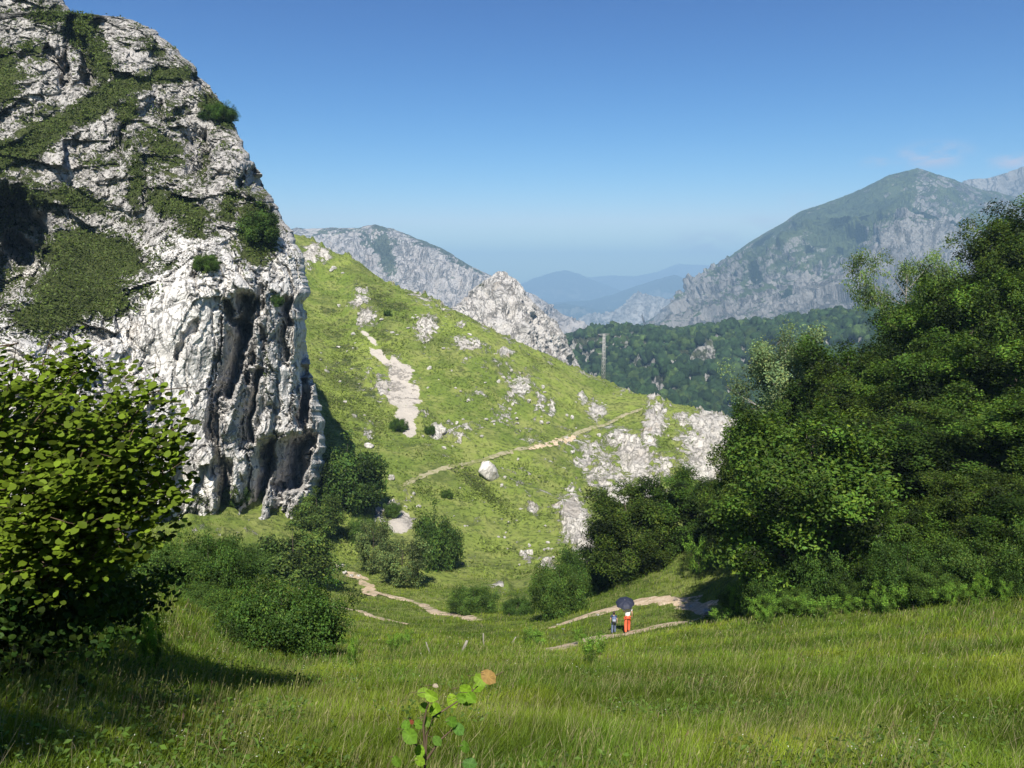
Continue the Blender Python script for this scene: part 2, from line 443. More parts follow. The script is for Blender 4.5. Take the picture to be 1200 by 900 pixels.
_me = bpy.data.meshes.new('ground'); _me.from_pydata(_V, [], [(0, 1 + (i + 1) % 24, 1 + i) for i in range(24)]); _me.materials.append(M['ground'])
structure(link('ground', _me))

# ------------------------------------------------------------------ paths
def path(pts, width, lift=.05, seed=3, y0=3., n=None, mat='path'):
    P3 = [hit(a, b, y0) for a, b in pts]
    xy = np.array([(p.x, p.y) for p in P3])
    d = np.concatenate([[0], np.cumsum(np.hypot(*np.diff(xy, axis=0).T))])
    m = n or max(30, int(d[-1] / (.25 if d[-1] < 60 else .5)))
    s = np.linspace(0, d[-1], m)
    # smooth the centre line
    cx, cy = np.interp(s, d, xy[:, 0]), np.interp(s, d, xy[:, 1])
    k = max(3, m // (len(pts) * 2)); ker = np.ones(k) / k
    cx = np.convolve(np.pad(cx, k, 'edge'), ker, 'same')[k:-k]; cy = np.convolve(np.pad(cy, k, 'edge'), ker, 'same')[k:-k]
    tx, ty = np.gradient(cx), np.gradient(cy); L = np.hypot(tx, ty) + 1e-9
    nx, ny = -ty / L, tx / L
    u = np.linspace(-1, 1, 9)
    jag = 1 + .7 * fbm(np.stack([s / 1.3, 0 * s, 0 * s + seed], -1), 4, seed, .65); jag2 = 1 + .7 * fbm(np.stack([s / 1.1, 0 * s + 5, 0 * s], -1), 4, seed + 1, .65)
    w = width / 2 * np.where(u[None] < 0, jag[:, None], jag2[:, None]) * u[None] * np.minimum(1, np.minimum(s, d[-1] - s) / (width * 2) + .15)[:, None]
    X = cx[:, None] + nx[:, None] * w; Y = cy[:, None] + ny[:, None] * w
    Z = ground_z(X.ravel(), Y.ravel()).reshape(X.shape) + lift - .04 * (u[None] ** 4) * (lift / .05)
    V = np.stack([X, Y, Z], -1).reshape(-1, 3)
    o = link('path', make_mesh('path', V, gridfaces(m, 9), True, None, M[mat]))
    o['kind'] = 'structure'
    return np.stack([cx, cy], -1), width
PATHS = []
PATHS.append(path([(640,737),(665,730),(700,719),(735,708),(765,704),(800,706),(826,714),(826,722)], 1.5, seed=3, y0=38))
PATHS.append(path([(826,722),(800,730),(770,735),(735,743),(700,748),(670,757),(638,765)], 1.25, seed=5, y0=24))
PATHS.append(path([(430,692),(470,702),(495,708),(510,718),(540,722),(562,728)], 1.1, seed=8, y0=50))
PATHS.append(path([(383,655),(405,668),(425,678),(432,690),(440,700)], 1.5, seed=9, y0=50))
PATHS.append(path([(310,672),(335,680),(352,690),(362,695)], 1.1, seed=12, y0=50))
PATHS.append(path([(385,710),(420,716),(450,726),(480,732)], .8, seed=13, y0=45))
PATHS.append(path([(470,572),(490,560),(520,549),(560,541),(600,530),(640,521),(680,506),(720,493),(768,474)], 1.1, .18, 14, 100, 200, 'track'))
PATHS.append(path([(618,527),(640,522),(660,517),(676,511)], 1.7, .2, 15, 100, 60))

# ------------------------------------------------------------------ the big cliff
def polydist(px, py, pl):
    d = np.full(px.shape, 1e9)
    for (x0, y0), (x1, y1) in zip(pl[:-1], pl[1:]):
        ex, ey = x1 - x0, y1 - y0; L = ex * ex + ey * ey + 1e-9
        t = np.clip(((px - x0) * ex + (py - y0) * ey) / L, 0, 1)
        d = np.minimum(d, np.hypot(px - x0 - t * ex, py - y0 - t * ey))
    return d

CD = [(-350,-150,110),(-350,100,90),(-350,400,62),(-350,700,50),(-100,-150,120),(0,-150,124),(80,-60,126),(0,0,118),(100,25,118),(150,60,116),
 (0,150,102),(100,150,106),(180,150,108),(250,150,113),(200,60,120),(0,230,96),(100,250,101),(0,380,76),(100,300,95),(100,380,82),(60,340,84),(0,500,66),(100,500,70),(0,700,60),(100,680,64),
 (160,280,97),(160,350,86.5),(170,430,84.5),(200,560,83.5),(180,680,82),(240,620,85),(240,500,86),(245,400,86.5),(235,320,89),(200,250,97),(240,230,100),(290,250,99),
 (300,320,94),(330,300,98),(345,350,97),(345,450,97),(355,520,97.5),(365,580,98),(300,620,89),(300,450,91),(300,680,88),(360,680,97),(270,180,106),(320,260,102)]
EDGE_Y = [-150, -60, 0, 14, 18, 22, 34, 48, 72, 98, 125, 152, 178, 200, 222, 240, 262, 290, 310, 335, 380, 430, 465, 500, 560, 600, 640, 700]
EDGE_X = [20, 55, 73, 82, 122, 150, 178, 196, 222, 243, 262, 277, 290, 303, 312, 324, 336, 352, 358, 361, 358, 362, 372, 381, 378, 364, 352, 350]
GULL = [ # polyline in the photo, half width, depth in metres
 ([(262,352),(270,372),(288,385)], 6, 4.), ([(292,385),(298,420),(290,450)], 4, 3.5), ([(357,360),(356,430),(362,520)], 6, 4),
 ([(283,212),(300,205)], 7, 4),([(235,95),(245,112)], 7, 4), ([(50,55),(70,80)], 7, 3), ([(88,20),(92,55),(105,95)], 8, 4),
 ([(272,590),(276,650)], 5, 4), ([(325,565),(330,620)], 4, 3), ([(300,350),(308,400)], 4, 2.5), ([(225,380),(205,420)], 4, 1.6), ([(190,150),(215,130)], 4, 1.5),
 ([(-60,250),(0,255),(25,270)], 34, 15), ([(-60,330),(0,325),(18,315)], 34, 15)]  # deep recess at far left, carved to stand in for a cast shadow
SAW = [ # left edge of a plane that turns away to the right, width in px, depth
 ([(263,340),(257,385),(248,420),(236,470)], 34, 9.5), ([(243,462),(241,500),(249,560),(252,650)], 15, 5.), ([(290,425),(277,470),(272,520)], 20, 6.), ([(290,512),(284,560),(276,600)], 30, 8.),
 ([(325,355),(322,400),(326,430)], 14, 5.), ([(318,512),(308,545),(306,575)], 44, 10.), ([(256,540),(254,600),(256,650)], 14, 5.), ([(344,400),(340,450),(343,500)], 18, 6.), ([(214,158),(218,190),(212,205)], 28, 7.), ([(278,195),(282,225)], 26, 7.),
 ([(300,330),(298,370)], 9, 3.), ([(225,300),(220,330)], 12, 2.5), ([(130,150),(126,180)], 16, 4.), ([(60,60),(66,95)], 16, 4.), ([(180,120),(176,145)], 12, 3.5)]
CGRASS = [(105,300,55,22,5,1.3),(90,340,50,25,0,1.2),(140,300,25,18,0,1.),(60,370,45,25,0,1.),(130,355,25,20,0,.9),(0,185,55,14,-22,1.1),(55,155,40,12,-28,1.1),(110,125,35,11,-30,1.1),(150,100,35,8,-12,1.1),(200,88,28,8,-5,.9),
 (95,35,14,20,-15,1.1),(115,70,12,25,-20,.9),(3,95,16,28,0,1.),(40,60,16,10,0,.5),(255,130,22,10,40,1.),(150,130,10,20,20,.8),(190,175,30,16,30,.6),(30,230,50,14,10,.8),(90,235,40,12,20,.8),(160,215,12,40,0,.7),
 (200,240,35,14,20,.85),(230,260,18,18,0,.6),(300,290,20,20,0,1.),(240,310,16,14,0,.6),(170,345,12,12,0,.5),(195,310,22,8,0,.5),(270,240,12,20,20,.6),(300,250,18,18,0,.8),(275,580,10,14,0,.7),(225,590,20,20,0,.7),(350,310,10,16,0,.5),
 (315,430,6,30,0,.45),(322,350,7,12,0,.5),(60,20,20,10,0,.6),(120,190,30,9,10,.45),(200,130,20,8,0,.5),(50,130,30,8,-20,.5),(240,190,10,20,0,.35),(255,60,10,10,0,.4),(170,180,60,50,0,.28),(-100,300,120,100,0,.8),(-150,100,100,80,0,.6),(180,60,30,8,30,.35),(145,170,15,6,0,.5)]
def tuft_cloud(name, C, size, col, label, seed, up=.5, mat='blade'):
    r = np.random.default_rng(seed); n = len(C)
    N = rand_unit(r, n) + np.array([0, -.2, up]); N /= np.linalg.norm(N, axis=1, keepdims=True)
    V, F = leaf_quads(C, N, size * r.uniform(.5, 1.4, n), .5, r)
    me = make_mesh(name, V, F, False, {'col': np.repeat(np.clip(col, .004, .8), 4, 0)}, M[mat])
    o = link(name, me); o['kind'] = 'stuff'; o['label'] = label; o['category'] = 'scrub'
def scrub(A, g):
    r = np.random.default_rng(15); nz_ = fbm(A / 3., 3, 19)
    i = np.nonzero((g + .55 * nz_ > .62) & (A[:, 1] > 70))[0]; i = r.choice(i, min(len(i), 46000), replace=False)
    C = A[i] + r.normal(size=(len(i), 3)) * .14 + np.array([0, -.12, .10]); k = np.clip(1 + .4 * r.normal(size=(len(i), 1)) + .5 * fbm(A[i] / 4., 2, 23)[:, None], .3, 2)
    tuft_cloud('ledge_scrub', C, np.full(len(i), .34), np.array([[.082, .115, .024]]) * k, 'low grass and scrub on the ledges of the cliff', 16)
def build_cliff():
    f = TPS([(a / 100, b / 100) for a, b, _ in CD], [c for *_, c in CD], 1e-3)
    rows = np.concatenate([np.arange(-150, -8, 2.), np.arange(-8, 60, .7), np.arange(60, 700, 1.6)]); NU, NW = 400, 46
    u = np.linspace(0, 1, NU) ** .82
    edge = np.interp(rows, EDGE_Y, EDGE_X)
    edge = edge + 5 * fbm(np.stack([rows / 14, 0 * rows, 0 * rows], -1), 4, 3) + 3 * facet(np.stack([rows / 9, 0 * rows, 0 * rows], -1), 3)
    sl_ = np.clip(np.abs(np.gradient(edge, rows)), 0, 12); edge = edge + sl_ * 1.6 * fbm(np.stack([edge / 9, 0 * rows + 4, 0 * rows], -1), 4, 8, .6)
    PX = -350 + u[None] * (edge[:, None] + 350); PY = np.repeat(rows[:, None], NU, 1)
    px, py = PX.ravel(), PY.ravel()
    D = f(np.stack([px / 100, py / 100], -1)); D0 = D.copy()
    e = np.repeat(edge, NU)
    t = np.clip((px - (e - 26)) / 26, 0, 1); D += 5.5 * (1 - np.sqrt(np.clip(1 - t * t, 0, 1)))
    # warped coordinates so the gullies are ragged
    Q = np.stack([px / 30, py / 46, 0 * px], -1)
    wx = px + 13 * fbm(Q, 5, 41, .6); wy = py + 13 * fbm(Q + 50, 5, 43, .6)
    for pl, w, dep in GULL:
        d = polydist(wx, wy, pl); D += dep * np.exp(-(d / w) ** 5)
    w2 = px + 5 * fbm(Q * 2, 4, 45) + 4 * facet(np.stack([px / 13, py / 26, 0 * px], -1), 46)
    for pl, w, dep in SAW:
        ys, xs = [q[1] for q in pl], [q[0] for q in pl]
        t = (w2 - np.interp(py, ys, xs)) / w
        pf = np.where(t < 0, 0, np.where(t < 1, t, np.clip(1 - (t - 1) / .22, 0, 1)))
        D += dep * pf * sstep(ys[0] - 9, ys[0] + 9, wy) * (1 - sstep(ys[-1] - 7, ys[-1] + 7, wy))
    V = P(px, py, D)
    # vertical ribs, blocks and small facets on real scale
    low = sstep(250, 330, py)
    gm = blobmask(px, py, CGRASS)
    soft = 1 - .75 * sstep(.45, .8, gm)
    W = V + .55 * np.stack([fbm(V / 4, 3, 51), fbm(V / 4, 3, 52), fbm(V / 4, 3, 53)], -1)
    sh = W @ np.array([[1, 0, .25], [0, 1, 0], [-.35, 0, 1]])            # strata dip to the right
    rib = facet(sh / np.array([5.2, 5.2, 17.]), 61, 1.3) * 1.5 + .45 * facet(sh / np.array([2., 2., 7.]), 62)
    blk = facet(sh / np.array([6.5, 6.5, 5.]), 65, 1.2) * 1.3 + .5 * facet(sh / np.array([2.3, 2.3, 1.8]), 66)
    kw = W + .8 * np.stack([fbm(V / 2, 3, 54), fbm(V / 2, 3, 55), 0 * px], -1)
    crk = -np.exp(-(pnoise(kw / np.array([4.2, 4.2, 15.]), 60) / .045) ** 2) - .7 * np.exp(-(pnoise(kw / np.array([2.1, 2.1, 6.]), 59) / .05) ** 2)
    crk2 = -np.exp(-(pnoise(kw / np.array([5., 5., 3.2]), 58) / .05) ** 2)
    big = fbm(W / 15, 3, 69)
    fine = facet(sh / np.array([.62, .62, 1.0]), 68) + .5 * facet(sh / np.array([.33, .33, .5]), 67)
    panel = blobmask(px, py, [(205,395,38,60,12,1.),(330,440,10,60,0,.6),(70,80,40,40,0,.3),(210,200,20,14,0,.7)])
    rough = soft * (1 - .72 * sstep(.3, .8, panel))
    disp = big * 2.0 + rough * ((low * (rib * 1.25 + crk * .8) + (1 - low) * (blk * 1.7 + crk * .35 + crk2 * .6)) + fine * (.13 * low + .2 * (1 - low))) + soft * .07 * fine
    lim = np.clip((e - px) / 14, .15, 1)
    V = P(px, py, D - disp * lim)
    # ledges: push grass bands back a little
    V = V.reshape(len(rows), NU, 3); gmr = gm.reshape(len(rows), NU)
    # wrap round the back
    j = np.arange(1, NW + 1)
    ed = V[:, -1]; pe = np.repeat(edge[:, None], NW, 1) - 3.0 * j[None] ** 1.15 - 2 * fbm(np.stack([np.repeat(j[None] / 5., len(rows), 0), np.repeat(rows[:, None] / 25, NW, 1), np.zeros((len(rows), NW))], -1).reshape(-1, 3), 3, 5).reshape(len(rows), NW)
    Db = ed[:, 1][:, None] + .22 * j[None] ** 1.3
    B = P(pe.ravel(), np.repeat(rows[:, None], NW, 1).ravel(), Db.ravel()).reshape(len(rows), NW, 3)
    A = np.concatenate([V, B], 1); gmr = np.concatenate([gmr, np.repeat(gmr[:, -1:], NW, 1)], 1)
    nc = NU + NW
    # slope measure for grass: upward facing
    du = np.gradient(A, axis=1); dv = np.gradient(A, axis=0)
    nn = np.cross(dv, du); nn /= np.linalg.norm(nn, axis=2, keepdims=True) + 1e-9
    upf = np.abs(nn[..., 2]) * np.where(nn[..., 2] * np.sign(-nn[..., 1] + 1e-9) > 0, 1, 0)
    g = gmr * .85 + .28 * sstep(.35, .85, upf) + .16 * (1 - sstep(250, 330, np.repeat(rows[:, None], nc, 1)))
    me = make_mesh('cliff', A.reshape(-1, 3), gridfaces(len(rows), nc)[:, ::-1], False, {'grass': np.clip(g.ravel(), 0, 1.3), 'lichen': np.repeat(1 - sstep(230, 330, rows), nc)}, M['cliff'])
    o = link('cliff', me); scrub(A.reshape(-1, 3), g.ravel())
    tag(o, 'towering pale grey limestone cliff with grassy ledges on the left', 'cliff'); o['kind'] = 'structure'

# ------------------------------------------------------------------ mountains
def ridge(name, sil, base, nu, nv, mat, amp, L, back=.8, green=(), wood=(), gbase=0., seed=1, prof=1., jag=.3, vstretch=1.6, upg=.4):
    sil = np.array(sil, float); base = np.array(base, float)
    px = np.linspace(sil[0, 0], sil[-1, 0], nu)
    S = P(px, np.interp(px, sil[:, 0], sil[:, 1]), np.interp(px, sil[:, 0], sil[:, 2]))
    B = P(px, np.interp(px, base[:, 0], base[:, 1]), np.interp(px, base[:, 0], base[:, 2]))
    v = np.concatenate([np.linspace(0, 1, nv), 1 + np.linspace(0, 1, nv // 3)[1:]])
    vv = v[:, None, None]
    fr = B[None] * (1 - np.clip(vv, 0, 1)) + S[None] * np.clip(vv, 0, 1)
    zz = B[None, :, 2] + (S[None, :, 2] - B[None, :, 2]) * np.clip(v, 0, 1)[:, None] ** prof
    fr[..., 2] = zz
    bk = np.clip(v - 1, 0, 1)[:, None]
    H = (S[:, 2] - B[:, 2])[None]
    fr[..., 1] += bk * np.abs(H) * 1.6 * back + 0
    fr[..., 2] -= bk * np.abs(H) * back
    V = fr.reshape(-1, 3)
    n = np.cross(np.gradient(fr, axis=1), np.gradient(fr, axis=0)); n /= np.linalg.norm(n, axis=2, keepdims=True) + 1e-9
    n = np.where(n[..., 1:2] > 0, -n, n); n = n.reshape(-1, 3)
    W = V + .25 * L * np.stack([fbm(V / L / .8, 3, seed + 1), fbm(V / L / .8, 3, seed + 2), 0 * V[:, 0]], -1)
    env = (jag + (1 - jag) * np.clip(1 - np.abs(v - 1) ** 1 * 1., 0, 1)[:, None] * 0 + (1 - jag) * np.clip(np.abs(v - 1) * 3, 0, 1)[:, None]) * np.ones((1, nu))
    nz = ridged(W / np.array([L, L, L * vstretch]), 5, seed + 7, .5)
    fa = facet(W / (L * .32), seed + 3) + .55 * facet(W / (L * .13), seed + 4) + .3 * facet(W / (L * .055), seed + 5)
    d = ((nz - .4) * .62 + fa * .62) * amp * env.ravel()
    V2 = V + n * d[:, None]
    ppx, ppy = proj(V)
    A = V2.reshape(fr.shape)
    nn = np.cross(np.gradient(A, axis=1), np.gradient(A, axis=0)); nn /= np.linalg.norm(nn, axis=2, keepdims=True) + 1e-9
    g = gbase + blobmask(ppx, ppy, green) + upg * (sstep(.45, .9, np.abs(nn[..., 2])).ravel() - .4)
    w = blobmask(ppx, ppy, wood)
    me = make_mesh(name, V2, gridfaces(len(v), nu), True, {'green': g, 'wood': w}, mat)
    o = link(name, me); o['kind'] = 'structure'
    return o, A
MR = mountain_material('mountain_limestone_east', .03, (.36, .34, .31), (.20, .19, .175), (.08, .08, .075), (.085, .12, .035), (.06, .09, .03))
ML = mountain_material('mountain_limestone_west', .03, (.62, .57, .52), (.47, .44, .41), (.18, .17, .16), (.09, .12, .05), (.07, .09, .04))
MP = mountain_material('pinnacle_limestone', .22, (.72, .68, .62), (.56, .53, .49), (.17, .16, .15), (.10, .12, .05), (.06, .08, .03))
MF = mountain_material('far_hill_cover', .01, (.22, .22, .17), (.12, .13, .08), (.06, .07, .04), (.05, .075, .03), (.035, .05, .02))
MS = mountain_material('spire_limestone', .035, (.55, .52, .47), (.36, .34, .31), (.15, .15, .13), (.06, .08, .03), (.05, .07, .03))

# big mountain on the right
ridge('mountain', [(640,440,3300),(700,396,3300),(745,382,3250),(765,372,3200),(800,343,3150),(830,318,3100),(880,283,3050),(940,248,3000),(1000,226,2950),(1040,206,2900),(1075,197,2900),(1110,208,2950),(1150,222,3000),(1220,238,3000),(1400,250,3000)],
 [(640,470,2000),(700,460,2000),(760,440,1900),(900,450,1800),(1100,450,1700),(1400,460,1700)], 620, 330, MR, 75, 420, .9,
 green=[(1000,262,75,32,-28,.75),(930,285,50,18,-35,.7),(1060,225,60,20,10,.35),(900,320,40,25,-30,.4),(1120,235,60,14,20,.4),(860,320,30,20,-30,.35)], wood=[(1000,272,22,9,-20,1.),(960,268,12,5,-25,.5),(925,352,9,9,0,.9),(890,335,8,12,0,.7),(1120,262,35,9,5,.8),(1085,255,25,7,10,.6),(950,300,10,5,0,.5),(985,300,8,4,0,.5),(890,285,25,5,-35,.6),(1035,375,40,10,0,.6)],
 gbase=.32, seed=101, prof=.92, jag=.06, vstretch=1.3)
ridge('mountain', [(1060,260,3500),(1100,222,3500),(1130,212,3500),(1165,209,3500),(1200,198,3500),(1300,185,3500),(1450,230,3500)],
 [(1060,400,3000),(1450,400,3000)], 200, 120, MR, 80, 500, .9, gbase=.15, seed=131, jag=.2)
# pale mountain behind the green hill
ridge('mountain', [(240,300,2700),(300,280,2650),(350,268,2600),(395,267,2600),(420,267,2600),(440,263,2600),(470,272,2600),(505,287,2600),(535,303,2600),(565,319,2600),(600,334,2600),(680,380,2700)],
 [(240,420,1900),(400,430,1750),(560,450,1750),(680,450,1900)], 420, 220, ML, 60, 300, .9, green=[(450,305,9,35,-12,.75),(440,285,40,10,10,.35),(520,300,50,8,28,.4),(380,275,30,8,0,.3)], gbase=.2, seed=151, prof=.95, jag=.1, upg=.25)
# the near pinnacle behind the hill
ridge('rock_pinnacle', [(500,396,520),(530,362,515),(545,350,510),(562,334,505),(575,328,500),(585,320,500),(592,322,500),(604,327,500),(616,345,502),(628,358,505),(640,370,510),(652,378,515),(660,392,520),(664,408,525),(668,440,530)],
 [(500,470,400),(560,480,370),(620,480,380),(668,490,430)], 380, 240, MP, 8, 30, .9, green=[(568,340,6,9,-35,.5),(600,345,10,10,0,.2),(640,400,12,12,0,.3)], gbase=.06, seed=171, prof=.85, jag=.3, upg=.15)
# farther rocky spires in the valley
ridge('rocky_spur', [(640,400,5200),(670,378,5200),(690,368,5200),(705,372,5100),(722,368,5000),(735,352,4950),(748,341,4900),(757,346,4900),(768,349,4900),(790,352,4900),(840,372,4900)],
 [(640,450,4000),(840,450,4000)], 300, 120, MS, 75, 300, .9, gbase=.2, green=[(700,390,30,12,0,.3)], seed=191, jag=.5, upg=.3)
# blue hills at the back
FH = [([(560,345,13000),(600,338,13000),(625,326,13000),(650,318,13000),(662,316,13000),(680,321,13000),(700,330,13000),(730,341,13000),(770,350,13000),(830,360,13000)], 10500, 211),
 ([(560,352,15500),(615,330,15500),(680,326,15500),(715,322,15500),(745,323,15500),(770,318,15500),(795,309,15500),(830,311,15500),(870,318,15500),(950,326,15500)], 14600, 221),
 ([(640,356,9500),(690,352,9500),(720,345,9500),(745,335,9500),(770,327,9500),(790,322,9500),(805,327,9500),(840,340,9500),(900,350,9500)], 7000, 231),
 ([(560,372,8000),(620,362,8000),(660,356,8000),(700,362,8000),(760,368,8000),(820,372,8000)], 6000, 241)]
for sil, yb, sd in FH:
    ridge('hill', sil, [(sil[0][0], 430, yb), (sil[-1][0], 430, yb)], 220, 90, MF, 110, 1400, .7, gbase=.45, green=[(725,330,12,4,0,-.6),(672,395,6,4,0,-.5)], seed=sd, jag=.15)

# wooded ridge across the gorge, its crowns one mass
WS = [(560,420,1150),(640,402,1150),(668,399,1150),(690,393,1120),(712,388,1100),(735,384,1100),(760,391,1100),(785,393,1080),(815,391,1060),(850,388,1040),(890,384,1020),(940,377,1000),(985,370,980),(1060,362,960),(1200,350,950)]
MW = mountain_material('woodland_floor', .12, (.50, .48, .43), (.36, .34, .31), (.15, .14, .12), (.07, .085, .03), (.04, .05, .02))
wo, WA = ridge('wooded_ridge', WS, [(560,470,800),(700,540,620),(860,560,560),(1000,560,560),(1200,560,560)], 320, 170, MW, 26, 110, .6, gbase=.6, green=[(697,400,25,6,0,.6)], seed=261, jag=.3, prof=.9)
def icos():
    t = (1 + 5 ** .5) / 2
    V = [(-1,t,0),(1,t,0),(-1,-t,0),(1,-t,0),(0,-1,t),(0,1,t),(0,-1,-t),(0,1,-t),(t,0,-1),(t,0,1),(-t,0,-1),(-t,0,1)]
    F = [(0,11,5),(0,5,1),(0,1,7),(0,7,10),(0,10,11),(1,5,9),(5,11,4),(11,10,2),(10,7,6),(7,1,8),(3,9,4),(3,4,2),(3,2,6),(3,6,8),(3,8,9),(4,9,5),(2,4,11),(6,2,10),(8,6,7),(9,8,1)]
    V = [Vector(v).normalized() for v in V]; ed = {}; F2 = []
    def mid(a, b):
        k = (min(a, b), max(a, b))
        if k not in ed: V.append(((V[a] + V[b]) / 2).normalized()); ed[k] = len(V) - 1
        return ed[k]
    for a, b, c in F:
        x, y, z = mid(a, b), mid(b, c), mid(c, a); F2 += [(a, x, z), (b, y, x), (c, z, y), (x, y, z)]
    return np.array([tuple(v) for v in V]), np.array(F2)
IV, IF = icos()
def blobs(C, S, cols, seed, rough=.33):
    r = np.random.default_rng(seed); n = len(C)
    V = IV[None] * (1 + rough * r.normal(size=(n, len(IV), 1)) * .6) * S[:, None, :] + C[:, None, :]
    F = IF[None] + (np.arange(n) * len(IV))[:, None, None]
    c = np.repeat(cols[:, None, :], len(IV), 1) * (1 + .25 * r.normal(size=(n, len(IV), 1)))
    return V.reshape(-1, 3), F.reshape(-1, 3), np.clip(c.reshape(-1, 3), .005, 1)
def forest():
    r = np.random.default_rng(77)
    nr = WA.shape[0]; N = 15000
    a = r.uniform(0, 169 * 1.12, N).clip(0, nr - 1.01); b = r.uniform(0, WA.shape[1] - 1.01, N)
    i, j = a.astype(int), b.astype(int); fa, fb = (a - i)[:, None], (b - j)[:, None]
    C = WA[i, j] * (1 - fa) * (1 - fb) + WA[i + 1, j] * fa * (1 - fb) + WA[i, j + 1] * (1 - fa) * fb + WA[i + 1, j + 1] * fa * fb
    px, py = proj(C)
    bare = blobmask(px, py, [(828,412,10,15,-15,1.),(815,414,6,10,0,.8),(695,401,26,6,-8,1.),(775,448,4,8,0,.9),(827,447,4,11,15,.9),(846,447,4,9,10,.8),(795,415,5,5,0,.6),(790,432,5,5,0,.5),(860,430,4,6,0,.6)])
    bare = bare + .35 * fbm(C / 40, 3, 5)
    C = C[bare < .42]; n = len(C)
    h = r.uniform(.55, 1.25, n) * 5.2
    S = np.stack([h * r.uniform(.75, 1.15, n), h * r.uniform(.75, 1.15, n), h * r.uniform(.8, 1.3, n)], -1)
    C[:, 2] += S[:, 2] * .35
    k = r.uniform(.6, 1.35, n)[:, None]
    cols = np.where(r.uniform(size=(n, 1)) < .3, np.array([[.065, .105, .028]]), np.array([[.034, .066, .022]])) * k
    V, F, c = blobs(C, S, cols, 5)
    o = link('forest', make_mesh('forest', V, F, True, {'col': c}, M['forest']))
    o['kind'] = 'stuff'; o['label'] = 'dense dark green woodland covering the ridge across the gorge'; o['category'] = 'forest'
forest()

# ------------------------------------------------------------------ leaves and trees
def rand_unit(r, n):
    v = r.normal(size=(n, 3)); return v / np.linalg.norm(v, axis=1, keepdims=True)
def leaf_quads(C, N, size, aspect, r, droop=0.):
    n = len(C)
    t = rand_unit(r, n); t -= (t * N).sum(1, keepdims=True) * N; t /= np.linalg.norm(t, axis=1, keepdims=True) + 1e-9
    b = np.cross(N, t)
    L = size[:, None] * .5
    fold = N * L * .25
    V = np.stack([C - t * L, C + b * L * aspect - fold * 0 + fold, C + t * L * 1.05, C - b * L * aspect + fold], 1)
    F = np.arange(n * 4).reshape(n, 4)
    return V.reshape(-1, 3), F
build_cliff()
LEAFN = np.array([(-.5,0,0),(-.36,.27,.05),(-.05,.42,.09),(.28,.30,.06),(.56,0,-.03),(.28,-.30,.06),(-.05,-.42,.09),(-.36,-.27,.05),(.02,0,0)])
def leaf_round(C, N, size, r, T=None):
    n = len(C)
    t = rand_unit(r, n) if T is None else T
    t = t - (t * N).sum(1, keepdims=True) * N; t /= np.linalg.norm(t, axis=1, keepdims=True) + 1e-9
    b = np.cross(N, t)
    q = LEAFN[None] * size[:, None, None]
    cup = r.uniform(-.3, 1.4, (n, 1, 1))
    V = C[:, None] + q[..., :1] * t[:, None] + q[..., 1:2] * b[:, None] + q[..., 2:] * cup * N[:, None]
    T_ = np.array([(i, (i + 1) % 8, 8) for i in range(8)])
    F = T_[None] + (np.arange(n) * 9)[:, None, None]
    return V.reshape(-1, 3), F.reshape(-1, 3)

